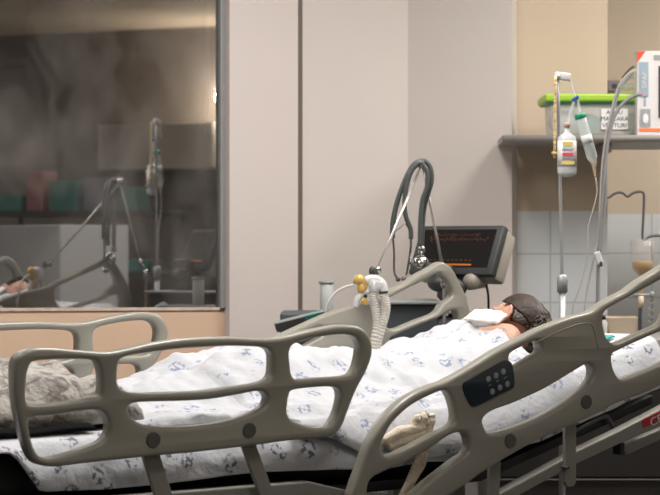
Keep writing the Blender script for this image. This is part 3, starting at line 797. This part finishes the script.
# chrome rod carrying the arm
link('arm_post', tube_me([W(444, 345, 5.70), W(444.5, 292, 5.70), W(443.5, 268, 5.68)], .006, 10, 2), M['chrome'], vr)
link('arm_joint', ell(W(443, 268, 5.68), (.012, .012, .016)), M['chrome'], vr)
link('arm_joint', ell(W(444.5, 283, 5.70), (.013, .013, .02)), M['chrome'], vr)
link('arm_rod', tube_me([W(442.5, 266, 5.68), W(423, 168, 5.62)], .0045, 10, 1), M['rod'], vr)
link('arm_rod', tube_me([W(421, 166, 5.62), W(378, 268, 5.39)], .0045, 10, 1), M['rod'], vr)
link('arm_joint', join([ell(W(421.5, 163, 5.62), (.014, .014, .014)), tube_me([W(418, 165, 5.62), W(426, 165, 5.62)], .009, 10, 1)]), M['chrome'], vr)
link('arm_joint', ell(W(378, 270, 5.39), (.010, .010, .012)), M['chrome'], vr)
link('knob', join([ell(W(372.3, 271.5, 5.37), (.0105, .01, .0155)), tube_me([W(372, 272, 5.37), W(378, 273, 5.39)], .005, 8, 1)]), M['mono'], vr)
# monitor screen facing left and up
th, tau = math.radians(42), math.radians(24)
wv = Vector((math.cos(th), math.sin(th)*1.0, 0))            # right along the screen (goes away from lens)
nv = Vector((-math.sin(th), -math.cos(th), 0)); wv = Vector((math.cos(th), -math.sin(th), 0))
nv = Vector((-math.sin(th), -math.cos(th), 0))              # facing left and forward
wv = nv.cross(Vector((0, 0, 1))).normalized()*-1
if wv.x < 0: wv = -wv
nt_ = (nv*math.cos(tau)+Vector((0, 0, 1))*math.sin(tau)).normalized()
dv = -(Vector((0, 0, 1))-nt_*nt_.z).normalized()            # down the screen
TR = W(505, 225, DV+.02)
sc_w = 80/F_PX*DV/abs(wv.x); sc_h = 50/F_PX*DV/abs(dv.z)
cc = TR-wv*sc_w/2+dv*sc_h/2
RM = Matrix((wv, -nt_, -dv)).transposed()                   # local x=width, y=back, z=up
def mloc(x, y, z): return cc+wv*x-nt_*y-dv*z
mon = link('monitor_bezel', box_me(mloc(0, .012, 0), (sc_w, .03, sc_h), RM, .007), M['mono'], vr, False); sharp(mon)
hb = link('monitor_housing', box_me(mloc(0, .055, -.004), (sc_w*.97, .06, sc_h*.97), RM, .012), M['monb'], vr, False); sharp(hb)
scr = mat('screen_black', (.006, .005, .005), .45, spec=.25)
link('screen', box_me(mloc(-.0, -.0035, .004), (sc_w*.86, .002, sc_h*.76), RM, 0), scr, vr, False)
glow = mat('trace_orange', (.3, .08, .01), .5, emit=(.95, .22, .01), estr=.22); glow2 = mat('trace_dim', (.13, .04, .01), .5, emit=(.8, .25, .05), estr=.012)
tr1 = [mloc(-.34*sc_w+.70*sc_w*t, -.0048, .20*sc_h+.10*sc_h*nz(t*34, 1)+.02*sc_h*math.sin(t*90)) for t in [k/150 for k in range(151)]]
link('screen_trace', tube_me(tr1, .0008, 4, 0), glow2, vr)
tr2 = [mloc(-.30*sc_w+.55*sc_w*t, -.0048, .29*sc_h+.07*sc_h*nz(t*40, 5)) for t in [k/150 for k in range(151)]]
link('screen_trace', tube_me(tr2, .0006, 4, 0), glow2, vr)
link('screen_bar', box_me(mloc(-.06*sc_w, -.0048, -.31*sc_h), (sc_w*.60, .001, .0055), RM, 0), glow, vr, False)
for k in range(12):
    link('screen_mark', box_me(mloc((-.36+.052*k)*sc_w, -.0048, -.22*sc_h), (sc_w*.025, .001, .003), RM, 0), glow2, vr, False)
link('cable', tube_me([W(483, 278, DV+.08), W(487, 288, DV+.06), W(488.5, 302, DV+.06), W(488, 330, DV+.08)], .004, 8, 5), M['black'], vr)
# breathing circuit
cr = empty('breathing_circuit', toW(Q(377, 345, .90)))
tag(cr, 'cream breathing circuit with two corrugated hoses and amber filter hanging from the ventilator arm', 'breathing circuit')
def ring_r(r0, n): return lambda t: r0+.0016*math.sin(t*n*6.283)
dC = 5.33
link('corrugated_hose', tube_me([W(374, 290, dC), W(373.5, 300, dC), W(376, 312, dC), W(377, 326, dC), W(374, 345, dC), W(373, 358, dC)], .014, 14, 22, rf=ring_r(.0135, 26)), M['hose'], cr)
link('corrugated_hose', tube_me([W(383.5, 295, dC), W(386, 305, dC), W(385, 315, dC), W(381, 328, dC), W(377, 345, dC), W(377, 358, dC)], .014, 14, 22, rf=ring_r(.0135, 26)), M['hose'], cr)
yj = join([tube_me([W(366, 281, dC), W(372, 279, dC), W(379, 281, dC), W(383, 286, dC), W(384, 294, dC)], .0135, 14, 5), tube_me([W(374, 281, dC), W(374, 292, dC)], .0155, 14, 2), box_me(W(376, 284, dC), (.045, .03, .03), Matrix.Rotation(.3, 3, 'Y'), .008)])
link('connector', yj, M['white'], cr)
link('connector_ring', tube_me([W(379, 293, dC-.012), W(388, 292, dC-.012)], .004, 10, 1), M['black'], cr)
link('port_plug', ell(W(365.5, 296, dC-.02), (.006, .006, .006)), M['black'], cr)
link('filter', join([ell(W(359.5, 280, dC), (.015, .017, .017)), ell(W(362, 288, dC), (.015, .015, .02)), tube_me([W(354, 279, dC), W(368, 284, dC)], .012, 12, 1), ell(W(364, 301, dC), (.010, .010, .012))]), M['amber'], cr)
link('elbow', join([tube_me([W(369, 291, dC), W(362, 294, dC), W(357, 300, dC), W(356, 307, dC)], .009, 12, 4)]), M['white'], cr)
link('sampling_tube', tube_me([W(355, 284.5, dC), W(345, 287, dC), W(335, 293, dC), W(328, 303, dC), W(325, 314, dC), W(322, 326, dC), W(326, 338, dC), W(335, 343, dC)], .0035, 8, 6), M['white'], cr)
# device at the left with the tall white canister
DD = 6.00
dr = empty('monitor_trolley', base_of(305, 320, DD, 0))
tag(dr, 'dark device with small teal display on a stand, below the tall white canister', 'medical device')
link('body', wbox(280, 336, 312.5, 345, DD, .22, .008), M['vent'], dr, False)
dsp = box_me(W(312, 318, DD-.012), (.075, .05, .010), Matrix.Rotation(math.radians(18), 3, 'Y') @ Matrix.Rotation(math.radians(-35), 3, 'X'), .002)
link('display_tray', box_me(W(300, 321, DD-.02), (.17, .055, .012), Matrix.Rotation(math.radians(-14), 3, 'Y') @ Matrix.Rotation(math.radians(-35), 3, 'X'), .003), M['vlight'], dr, False)
link('display', box_me(W(313, 316.5, DD-.035), (.055, .034, .006), Matrix.Rotation(math.radians(-14), 3, 'Y') @ Matrix.Rotation(math.radians(-35), 3, 'X'), .001), mat('display_teal', (.10, .34, .28), .3, emit=(.1, .4, .3), estr=.08), dr, False)
link('stand', join([tube_me([W(305, 345, DD+.1), Vector((W(305, 345, DD+.1).x, DD+.1, .06))], .02, 12, 1), box_me(Vector((W(305, 345, DD).x, DD+.1, .05)), (.34, .34, .04), None, .01)]), M['metal'], dr)
for dx, dy in ((-.14, -.04), (.14, -.04), (-.14, .24), (.14, .24)): link('castor', ell((W(305, 0, DD).x+dx, DD+dy, .027), (.02, .027, .027), 12), M['cap'], dr)
cb = W(326.5, 312.4, DD+.10)
cn = link('suction_canister', lathe_me([(.020, 0), (.0225, .004), (.0225, .095), (.021, .098)], 24, Matrix.Translation(cb)), mat('canister_milky', (.62, .66, .64), .35, sss=.2), None)
cn2 = link('canister_lid', lathe_me([(.026, .098), (.0265, .101), (.026, .107)], 24, Matrix.Translation(cb)), M['vlight'], cn)
tag(cn, 'tall milky white plastic canister with grey rim standing on the dark device', 'canister')
# stethoscope over the arm joint
sp = empty('stethoscope', W(421, 160, 5.60))
tag(sp, 'grey-green stethoscope hung over the peak of the jointed arm', 'stethoscope')
dS = 5.595
link('tube', tube_me([W(x, y, dS) for x, y in [(392.5,238),(393,222),(397,203),(404,183),(412,167),(421,161),(429,165),(431.5,178),(428.5,192),(424.5,205),(422.5,222),(421.5,247)]], .0085, 10, 6), M['rubber'], sp)
link('tube', tube_me([W(x, y, dS-.02) for x, y in [(411,239),(410.5,229),(406,217),(404.5,203),(406.5,187),(411,172),(419,163),(424,163)]], .0075, 10, 6), M['rubber'], sp)
link('tube', tube_me([W(x, y, dS-.022) for x, y in [(421,162),(427,172),(427,186),(422.5,200),(420.5,220),(420,246)]], .0075, 10, 6), M['rubber'], sp)
link('ear_tube', tube_me([W(x, y, dS) for x, y in [(392.5,236),(394,252),(394,268),(395,275),(399,279.5)]], .0035, 8, 5), M['chrome'], sp)
link('ear_tube', tube_me([W(x, y, dS-.02) for x, y in [(411,237),(410.5,250),(408,266),(406,275),(402,279)]], .0035, 8, 5), M['chrome'], sp)
link('spring', tube_me([W(x, y, dS-.01) for x, y in [(393,233),(400,228),(405,224),(409,230)]], .002, 6, 4), M['chrome'], sp)
link('ear_tip', join([ell(W(398, 279.5, dS), (.008, .007, .007)), ell(W(403.5, 278.5, dS), (.008, .007, .007))]), M['cap'], sp)
link('chest_piece', join([lathe_me([(.016, 0), (.021, .004), (.021, .010), (.012, .016)], 24, aim(W(421, 262, dS-.02), (-.4, -.7, .5))), ell(W(421.5, 250, dS), (.012, .012, .016)), ell(W(417, 264, dS), (.024, .012, .018))]), M['chrome'], sp)
link('chest_ring', tube_me([W(420.5, 263, dS-.02)+Vector((.022*math.cos(t), .008*math.sin(t), .020*math.sin(t))) for t in [k*.45 for k in range(15)]], .004, 6, 3), M['rubber'], sp)

# ------------------------------------------------------------------ drip stand
DP = 5.58
ip = empty('drip_stand', base_of(563, 300, DP, 0))
tag(ip, 'slender steel drip stand with clamp collar rising behind the patient head', 'drip stand')
link('pole', tube_me([W(562.3, 288, DP), Vector((W(562.3, 288, DP).x, DP, .08))], .0105, 14, 1), M['steel'], ip)
link('inner_pole', tube_me([W(562.3, 290, DP), W(560.5, 200, DP), W(557.5, 76, DP)], .0052, 10, 3), M['steel'], ip)
link('collar', lathe_me([(.011, 0), (.0165, .003), (.0165, .052), (.010, .058)], 18, Matrix.Translation(W(562.3, 293, DP))), M['steel'], ip)
link('collar_screw', tube_me([W(562, 281, DP), W(568, 281, DP)], .005, 8, 1), M['steel'], ip)
link('hook_head', join([box_me(W(562.5, 76.3, DP), (.050, .016, .024), Matrix.Rotation(.12, 3, 'Y'), .004), ell(W(558, 76, DP-.01), (.007, .007, .007))]), M['white'], ip)
link('hook', tube_me([W(570, 80, DP), W(571.5, 86, DP), W(573.5, 92, DP), W(576, 97, DP), W(578, 96, DP)], .0025, 8, 4), M['white'], ip)
for k in range(5):
    a = k*2*math.pi/5+.3; c = Vector((W(562.3, 288, DP).x, DP, .08)); e = c+Vector((math.cos(a)*.20, math.sin(a)*.20, -.025))
    lg = link('leg', tube_me([c, e], .009, 8, 1), M['steel'], ip); link('castor', ell(e-Vector((0, 0, .027)), (.015, .027, .027), 12), M['cap'], lg)
# amber graduated column tied to the pole
gc = empty('pressure_column', W(554.5, 158, DP-.02))
tag(gc, 'thin cream and orange graduated column tied along the drip pole', 'measuring tube')
link('tube', tube_me([W(555.5, 76, DP-.016), W(555, 110, DP-.016), W(554.6, 158, DP-.016)], .0045, 8, 2), mat('column_cream', (.70, .58, .36), .5, var=.2, vscale=70), gc)
for k in range(17):
    link('mark', box_me(W(555.2-.03*k, 80+4.5*k, DP-.0215), (.009, .002, .004+.003*(k % 3 == 0)), None, 0), M['cupred'] if k % 2 else M['yel'], gc, False)
link('clip', box_me(W(554.5, 153, DP-.018), (.017, .012, .008), None, .002), M['yel'], gc, False)
# infusion bottle
bt = empty('infusion_bottle', W(567, 178, DP-.03))
tag(bt, 'translucent infusion bottle with yellow and red label hanging at the drip stand', 'infusion bottle')
db = DP-.03; zb = W(567, 176, db)
prof = [(.010, -.003), (.026, .003), (.0295, .012), (.0295, .105), (.027, .120), (.015, .130), (.009, .134), (.008, .160), (.006, .165)]
bl_ = lathe_me([(r, z) for r, z in prof], 24, Matrix.Translation(zb) @ Matrix.Diagonal((1, .7, 1, 1)))
link('bottle', bl_, mat('bottle_milk', (.66, .68, .68), .3, alpha=.85), bt)
link('label', lathe_me([(.0301, .028), (.0301, .108)], 24, Matrix.Translation(zb) @ Matrix.Diagonal((1, .7, 1, 1))), mat('label_pale', (.70, .70, .68), .6), bt)
for z0, hh, mm, w in [(.098, .012, 'yel', .032), (.066, .010, 'pink', .034), (.040, .010, 'yel', .040), (.082, .004, 'cblue', .036), (.055, .004, 'cblue', .036)]:
    link('label_print', box_me(zb+Vector((0, -.0222, z0)), (w, .003, hh), None, 0), M[mm], bt, False)
link('neck', tube_me([W(567.5, 126, db), W(569, 118, db), W(572, 108, db), W(575, 99, db)], .005, 8, 4), M['clear'], bt)
link('neck_cap', lathe_me([(.010, 0), (.010, .012), (.008, .014)], 16, Matrix.Translation(W(567, 127, db))), mat('stopper', (.62, .42, .36), .5), bt)
link('clip', box_me(W(575.5, 98.5, db), (.024, .012, .012), Matrix.Rotation(-.6, 3, 'Y'), .003), M['blue'], bt, False)
# burette
bu = empty('drip_chamber', W(596, 182, DP-.03))
tag(bu, 'clear slanted drip chamber with green cap beside the infusion bottle', 'drip chamber')
A, B = W(580.5, 117, db), W(593, 160, db); dd = (B-A)
link('chamber', lathe_me([(.015, 0), (.017, .004), (.017, dd.length*.93), (.012, dd.length), (.006, dd.length+.02)], 20, aim(A, dd)), M['clear'], bu)
link('cap', lathe_me([(.016, -.010), (.018, -.006), (.018, .005), (.016, .006)], 20, aim(A, dd)), M['green'], bu)
link('band_label', lathe_me([(.0174, dd.length*.42), (.0174, dd.length*.62)], 20, aim(A, dd)), M['white'], bu)
link('hanger', tube_me([W(578, 96, db), W(578.5, 104, db), W(580, 114, db)], .004, 8, 3), M['clear'], bu)
link('drip_tip', tube_me([W(593, 161, db), W(594, 168, db), W(595.5, 178, db)], .006, 10, 3, rf=lambda t: .0075*(1-.7*t)), mat('tip_tan', (.60, .45, .30), .3, alpha=.8), bu)
link('line', tube_me([W(x, y, db) for x, y in [(595.5,178),(597,192),(593,210),(588,228),(588.5,245),(586,262),(582,280),(577,295),(573,307),(572,330)]], .0022, 6, 6), M['cable2'], bu)

# ------------------------------------------------------------------ shelf and what stands on it
SH = W(560, 141.5, 6.42).z; SHT = W(560, 135.5, 6.42).z
x0 = W(502.5, 0, 6.42).x
poly = [(x0, 6.42), (1.9, 6.42), (1.9, 6.98), (1.10, 6.98), (1.045, 6.835), (.71, 6.85), (.70, 6.72), (x0+.012, 6.73)]
n = len(poly)
me = me_from('s', [(x, y, SH) for x, y in poly]+[(x, y, SHT) for x, y in poly], [tuple(range(n))[::-1], tuple(range(n, 2*n))]+[(i, (i+1) % n, n+(i+1) % n, n+i) for i in range(n)])
sh = link('wall_shelf', fix(me), M['shelf'], None, False)
tag(sh, 'long grey wall shelf above the white tiles, holding the lidded box and the carton', 'shelf')
link('front_edge', tube_me([Vector((x0, 6.42, (SH+SHT)/2)), Vector((1.9, 6.42, (SH+SHT)/2))], .0125, 12, 1), M['shelf'], sh)
link('bracket', box_me(Vector((1.0, 6.64, SH-.02)), (.02, .38, .035), None, .003), M['shelf'], sh, False)
# lidded container
dL = 6.50
cr_ = empty('lidded_box', W(590, 135.4, dL)); cr_.location.z = SHT
tag(cr_, 'translucent plastic storage box with lime green lid and paper label on the shelf', 'storage box')
def wz(px0, px1, py0, py1, d, th, bev=.004, taper=None):
    a, b = W(px0, py0, d), W(px1, py1, d); b.z = max(b.z, SHT+.0005)
    return box_me(Vector(((a.x+b.x)/2, d+th/2, (a.z+b.z)/2)), (b.x-a.x, th, a.z-b.z), None, bev, taper)
link('tub', wz(551, 650, 101, 136, dL, .20, .01, .97), M['frost'], cr_, False)
link('lid', wz(545, 655, 93.5, 101.5, dL-.02, .24, .008), M['lime'], cr_, False)
link('lid_rim', wz(547, 653, 100.5, 103.0, dL-.012, .225, .003), M['green'], cr_, False)
link('label', box_me(W(614.5, 119, dL-.004), (.096, .002, .074), None, 0), M['paper'], cr_, False)
rx = Matrix.Rotation(math.radians(90), 4, 'X')
for i, s in enumerate(['AMBU', 'MASCARA', 'VENTURI']):
    link('label_text', text_me(s, .022, Matrix.Translation(W(614.5, 112.3+6.6*i, dL-.006)) @ rx, .0004), M['ink'], cr_, False)
for i, (px, py, r, mm) in enumerate([(566, 122, .05, 'white'), (585, 124, .045, 'teal'), (600, 126, .035, 'white'), (637, 124, .05, 'band')]):
    link('contents', ell(W(px, py, dL+.10), (r*1.4, r*1.3, r*.85), 16), M[mm], cr_)
# carton
dK = 6.44
ct = empty('carton', W(655, 134, dK)); ct.location.z = SHT
tag(ct, 'white and orange printed carton with red corner at the right end of the shelf', 'carton')
rz = Matrix()
def kb(px0, px1, py0, py1, d, th, bev=0): return wz(px0, px1, py0, py1, d, th, bev)
b_ = link('box', kb(637, 690, 51, 136, dK, .05, .002), M['carton'], ct, False)
f1 = W(637.2, 51, dK-.001)
v = [W(637.2, 51.2, dK-.0012), W(645.5, 51.2, dK-.0012), W(637.2, 63, dK-.0012)]
link('corner_mark', me_from('c', v, [(0, 2, 1)]), M['cred'], ct, False)
link('side_panel', kb(639, 648.5, 62, 97, dK-.002, .002), M['cblue'], ct, False)
link('vertical_text', text_me('SIPAP', .024, Matrix.Translation(W(644.5, 80, dK-.0035)) @ rx @ Matrix.Rotation(math.radians(90), 4, 'Z'), .0004), M['carton'], ct, False)
link('screen_print', kb(658.5, 684, 66, 118, dK-.002, .002), M['mono'], ct, False)
link('print_line', kb(644, 646, 96, 106, dK-.002, .002), M['cblue'], ct, False)
link('dot', ell(W(641.8, 94.5, dK-.002), (.004, .002, .004), 12), M['cred'], ct)
link('picture', kb(640, 650.5, 109, 127, dK-.002, .002), M['cpic'], ct, False)
link('picture_motif', ell(W(645.5, 119, dK-.003), (.010, .002, .019), 16), M['paper'], ct)
link('orange_band', kb(639, 690, 128.3, 131.3, dK-.002, .002), M['orange'], ct, False)
link('orange_band', kb(654, 690, 55, 60, dK-.002, .002), M['vlight'], ct, False)
# clear mask in its bag leaning between box and carton
mk = empty('mask_bundle', W(629, 92, dL+.05))
tag(mk, 'small clear breathing mask lying on the lime lid against the carton', 'mask')
link('shell', join([tube_me([W(622, 88, dL+.05), W(625, 80, dL+.05), W(631, 76, dL+.05), W(640, 78, dL+.05)], .016, 12, 4, flat=.7), ell(W(630, 87, dL+.05), (.035, .03, .014))]), M['frost'], mk)
link('strap', tube_me([W(622, 78, dL+.03), W(628, 71, dL+.03), W(633, 67, dL+.03), W(640, 66, dL+.03)], .004, 6, 4), M['gap'], mk)
# wall outlet
oc = link('wall_outlet', box_me(W(613.5, 86, 7.465), (.052, .03, .046), None, .004), M['outlet'], None, False)
tag(oc, 'small grey wall outlet above the lime green lid', 'outlet')
link('socket', box_me(W(614.5, 86, 7.448), (.020, .004, .018), None, .001), M['mono'], oc, False)
# hanging grey cables
cb_ = []
for nm, pts, r, mt_, lab in [
  ('hanging_cable', [(640,94),(630,98),(620,107),(613,120),(608.5,138),(605.5,160),(603,190),(600.5,225),(598.5,258),(597.5,300),(597,330)], .0062, 'cable', 'thick grey cable looping down from the carton in front of the lidded box'),
  ('hanging_cable', [(636,70),(628,74),(621,82),(616,93),(611,112),(606,135),(602,165),(600,200),(598.5,236),(593,262),(588,285),(585,305),(583,330)], .003, 'cable2', 'thin pale cable hanging from beside the mask, left of the thick grey cable'),
  ('hanging_cable', [(634,72),(626,80),(619,92),(614,108),(609,130),(606.5,160),(606,195),(603,225),(600,252)], .0045, 'cable', 'medium grey cable hanging down to the white clamp')]:
    c = link(nm, tube_me([W(x, y, 6.18) for x, y in pts], r, 8, 6), M[mt_], None); tag(c, lab, 'cable', 'cables hanging past the shelf'); cb_.append(c)
cl = link('tube_clamp', box_me(W(598.5, 258, 6.16), (.022, .020, .044), Matrix.Rotation(math.radians(-18), 3, 'Y'), .004), M['white'], None, False)
tag(cl, 'small white plastic clamp gripping the hanging grey cables', 'clamp')
link('clamp_lever', box_me(W(601, 264, 6.145), (.008, .02, .018), None, .002), M['mono'], cl, False)

# ------------------------------------------------------------------ feeding set on its wire hook
DF = 6.30
hk = link('wire_hanger', tube_me([W(x, y, DF) for x, y in [(606,197),(609,197.5),(613,194.5),(618,192.5),(623,193),(627.5,196.5),(632,193.5),(637,191.8),(642,192),(644,196),(643.5,215),(642.5,236),(644.5,240),(648,237.5),(653,236),(664,235.5),(690,235)]], .0045, 8, 6), M['cap'], None)
tag(hk, 'bent wire hanger with a double wave against the tiles, carrying the feeding cup', 'hanger')
fb = empty('feeding_cup', W(642, 282, DF))
tag(fb, 'clear plastic feeding cup with brownish liquid hanging on the bent wire', 'feeding cup')
c0 = W(642.5, 280, DF)
link('cup', lathe_me([(.005, -.004), (.006, 0), (.036, .040), (.040, .065), (.043, .145), (.041, .145)], 24, Matrix.Translation(c0)), mat('cup_clear', (.55, .52, .50), .15, alpha=.25), fb)
link('liquid', lathe_me([(.004, .002), (.033, .041), (.0365, .062), (.034, .066)], 24, Matrix.Translation(c0)), M['feed'], fb)
link('drip_tube', tube_me([W(641, 281, DF), W(640.5, 296, DF), W(640.5, 302, DF)], .0055, 8, 2), M['feed'], fb)
link('handle', tube_me([W(651, 242, DF), W(652.5, 258, DF), W(651.5, 270, DF)], .004, 6, 3), M['cable'], fb)
DE = 6.25
fp = empty('feeding_pump_stand', base_of(641, 330, DE, W(641, 338, DE).z))
tag(fp, 'small upright stand with crossbar and coiled line below the feeding cup', 'stand')
ztop_cab = W(620, 339.5, 6.2).z
link('post', tube_me([W(640.5, 306, DE), W(640, 318, DE), Vector((W(640, 318, DE).x, DE, ztop_cab+.002))], .007, 8, 2), mat('post_blue', (.05, .065, .08), .4), fp)
link('drip_bulb', tube_me([W(641, 296, DE), W(641, 308, DE)], .010, 12, 1), M['card'], fp)
link('crossbar', tube_me([W(633, 295, DE), W(652, 295, DE)], .005, 8, 1), M['vlight'], fp)
link('end_cap', ell(W(652, 294.5, DE), (.009, .009, .012), 12), M['vlight'], fp)
link('coil', tube_me([W(651+2.4*math.cos(t), 299+t*1.05, DE)+Vector((0, .012*math.sin(t), 0)) for t in [k*.5 for k in range(50)]], .0018, 6, 2), M['cable'], fp)
# low cabinet behind the bed head
cx0 = W(485, 0, 6.20).x
cab = empty('low_cabinet', Vector((1.55, 6.40, 0)))
tag(cab, 'low dark cabinet against the tiled wall behind the bed head', 'cabinet')
link('body', box_me(Vector(((cx0+2.3)/2, 6.48, (ztop_cab-.025+.135)/2+.0)), (2.3-cx0, .50, ztop_cab-.025-.135), None, .004), M['cab'], cab, False)
link('plinth', box_me(Vector(((cx0+2.3)/2, 6.50, .066)), (2.3-cx0-.04, .47, .132), None, .002), M['floor'], cab, False)
link('kick_strip', box_me(Vector(((cx0+2.3)/2, 6.226, .137)), (2.3-cx0, .02, .004), None, 0), M['outlet'], cab, False)
link('worktop', box_me(Vector(((cx0+2.3)/2, 6.47, ztop_cab-.0125)), (2.3-cx0+.03, .54, .025), None, .004), M['cabtop'], cab, False)
for k in range(2):
    w_ = (2.3-cx0)/2; d_ = link('door', box_me(Vector((cx0+w_*(k+.5), 6.222, (ztop_cab+.11)/2)), (w_-.01, .018, ztop_cab-.18), None, .003), M['cab'], cab, False)
    link('handle', box_me(Vector((cx0+w_*(k+(.9 if k == 0 else .1)), 6.206, ztop_cab-.14)), (.015, .012, .10), None, .003), M['steel'], d_, False)
# open cardboard tray on the cabinet
a, b = W(607.5, 320, 6.24), W(642, 320, 6.24)
zc = ztop_cab; top_ = W(620, 318, 6.24).z; w_ = b.x-a.x
def openbox(x0, x1, y0, y1, z0, z1, fl=.02, t=.004):
    mes = []
    o_ = [(x0-fl, y0-fl*.5), (x1+fl*.3, y0-fl*.5), (x1+fl*.3, y1+fl), (x0-fl, y1+fl)]; i_ = [(x0, y0), (x1, y0), (x1, y1), (x0, y1)]
    vs = [(x, y, z0) for x, y in i_]+[(x, y, z1) for x, y in o_]
    me = me_from('o', vs, [(0, 1, 2, 3), (0, 1, 5, 4), (1, 2, 6, 5), (2, 3, 7, 6), (3, 0, 4, 7)])
    o = bpy.data.objects.new('tmp', me); COL.objects.link(o); md = o.modifiers.new('s', 'SOLIDIFY'); md.thickness = t
    bpy.context.view_layer.update(); m2 = bpy.data.meshes.new_from_object(o.evaluated_get(bpy.context.evaluated_depsgraph_get())); bpy.data.objects.remove(o); return fix(m2)
tb = link('cardboard_tray', openbox(a.x+.012, b.x, 6.26, 6.36, zc+.014, top_), M['card'], None, False)
tag(tb, 'open beige cardboard tray on the low cabinet behind the head rail', 'tray')
def tcloth(u, v):
    s_ = 1.775+.13*u; a_ = .22+.14*v
    return toW((s_, a_, mtop(s_)+.014+.006*abs(nz(u*5, v*5))))
tl = link('teal_cloth', grid_me(16, 12, tcloth, .004), M['teal'], None)
tag(tl, 'small teal cloth lying on the head end of the mattress behind the rail', 'cloth')
wp = link('cream_bottle', lathe_me([(.014, 0), (.015, .003), (.015, .05), (.008, .06), (.008, .07)], 16, Matrix.Translation((a.x-.018, 6.225, zc+.008))), M['white'], None)
tag(wp, 'small white bottle with dark cap left of the cardboard tray', 'bottle')
link('cap', lathe_me([(.010, .06), (.010, .075)], 12, Matrix.Translation((a.x-.018, 6.225, zc+.008))), M['black'], wp)

# ------------------------------------------------------------------ the part of the ward seen only in the window glass
wc = empty('supply_cabinet', (2.35, 4.25, 0), math.radians(0))
tag(wc, 'pale supply cabinet on the ward floor, seen only as a reflection in the window', 'cabinet')
ptl = mat('pale_laminate', (.42, .42, .41), .5)
link('body', box_me(Vector((2.35, 4.25, .56)), (.45, .55, .98), Matrix.Rotation(math.radians(25), 3, 'Z'), .006), ptl, wc, False)
link('plinth', box_me(Vector((2.35, 4.25, .035)), (.40, .50, .07), Matrix.Rotation(math.radians(25), 3, 'Z'), .002), M['cap'], wc, False)
wl_ = link('wall_light', box_me(Vector((6.24, 3.58, 1.93)), (.10, .13, .18), None, .03), M['wlamp'], None, False)
tag(wl_, 'glowing wall lamp on the opposite wall, seen as a bright spot in the window glass', 'lamp')
hc_ = empty('wall_cupboard', (6.10, 3.75, 1.50)); tag(hc_, 'white wall cupboard below the lamp on the opposite wall', 'cupboard')
link('body', box_me(Vector((6.13, 3.05, 1.68)), (.30, .95, .34), None, .005), mat('cupboard_white', (.60, .56, .50), .5), hc_, False)
lt_ = empty('equipment_shelf', (4.6, 3.2, 0)); tag(lt_, 'dark equipment rack with coloured packs in the middle of the ward', 'rack')
link('rack', join([box_me(Vector((4.6, 3.2, z)), (.5, 1.3, .03), None, .003) for z in (.3, .75, 1.15)]+[box_me(Vector((4.6+dx, 3.2+dy, .6)), (.03, .03, 1.2), None, .003) for dx in (-.22, .22) for dy in (-.62, .62)]), M['cap'], lt_, False)
rr = random.Random(5)
for z in (.317, .767, 1.167):
    y = 2.6
    while y < 3.7:
        w = rr.uniform(.08, .22); h = rr.uniform(.08, .28)
        c = rr.choice([(.5, .48, .45), (.1, .3, .28), (.5, .25, .08), (.25, .28, .35), (.45, .2, .2), (.55, .5, .4)])
        p = link('supply_pack', box_me(Vector((4.5, y+w/2, z+h/2)), (.22, w, h), None, .01), mat('pack', c, .6), None, False)
        tag(p, 'coloured supply pack standing on the dark equipment rack in the ward', 'pack', 'supply packs on the equipment rack'); y += w+.05

# ------------------------------------------------------------------ lamps
def lamp(x, y, w, d, power, nm='ceiling_light'):
    o = empty(nm, (x, y, CEIL-.02))
    tag(o, 'unseen square fluorescent ceiling lamp above the ward, some of these added as fill', 'lamp', 'ceiling lamps of the ward')
    link('housing', box_me(Vector((x, y, CEIL-.022)), (w+.06, d+.06, .04), None, .004), M['white'], o, False)
    link('diffuser', box_me(Vector((x, y, CEIL-.047)), (w, d, .008), None, .002), M['lens'], o, False)
    l = bpy.data.lights.new('lamp', 'AREA'); l.shape = 'RECTANGLE'; l.size = w; l.size_y = d; l.energy = power; l.color = (1, .955, .91)
    lo = bpy.data.objects.new('lamp_light', l); lo.location = (x, y, CEIL-.06); COL.objects.link(lo)
lamp(.02, 4.62, .5, 1.2, 27)
lamp(1.55, 5.45, .6, .9, 20)  # unseen lamp set over here to brighten the shelf and tile wall
lamp(2.6, 6.1, .6, .6, 26)  # added lamp, out of view, lifts the dark walls of the right niche
lamp(-1.6, 3.9, .6, 1.0, 10)
lamp(.5, 2.3, 1.2, .6, 6)  # added front fill from the camera side, no known lamp there
lamp(4.6, .6, .6, 1.2, 14)
pl = bpy.data.lights.new('wall_lamp_light', 'POINT'); pl.energy = 24; pl.color = (1, .86, .68); pl.shadow_soft_size = .08
plo = bpy.data.objects.new('wall_lamp_light', pl); plo.location = (6.10, 3.58, 2.04); COL.objects.link(plo)
w = bpy.data.worlds.new('world'); scene.world = w; w.use_nodes = True
w.node_tree.nodes['Background'].inputs[0].default_value = (.9, .92, 1, 1); w.node_tree.nodes['Background'].inputs[1].default_value = .05

# ------------------------------------------------------------------ camera
cam = bpy.data.cameras.new('camera'); co = bpy.data.objects.new('camera', cam); COL.objects.link(co)
co.location = (0, 0, HC); co.rotation_euler = (math.radians(90), 0, 0)
cam.sensor_width = 36; cam.sensor_fit = 'HORIZONTAL'; cam.lens = 36*F_PX/660; cam.shift_y = -3.5/660
cam.clip_start = .05
cam.dof.use_dof = True; cam.dof.focus_distance = 4.7; cam.dof.aperture_fstop = 7
scene.camera = co
vs_ = scene.view_settings
vs_.view_transform = 'Standard'; vs_.look = 'None'; vs_.gamma = 1; vs_.use_curve_mapping = False; vs_.exposure = .55
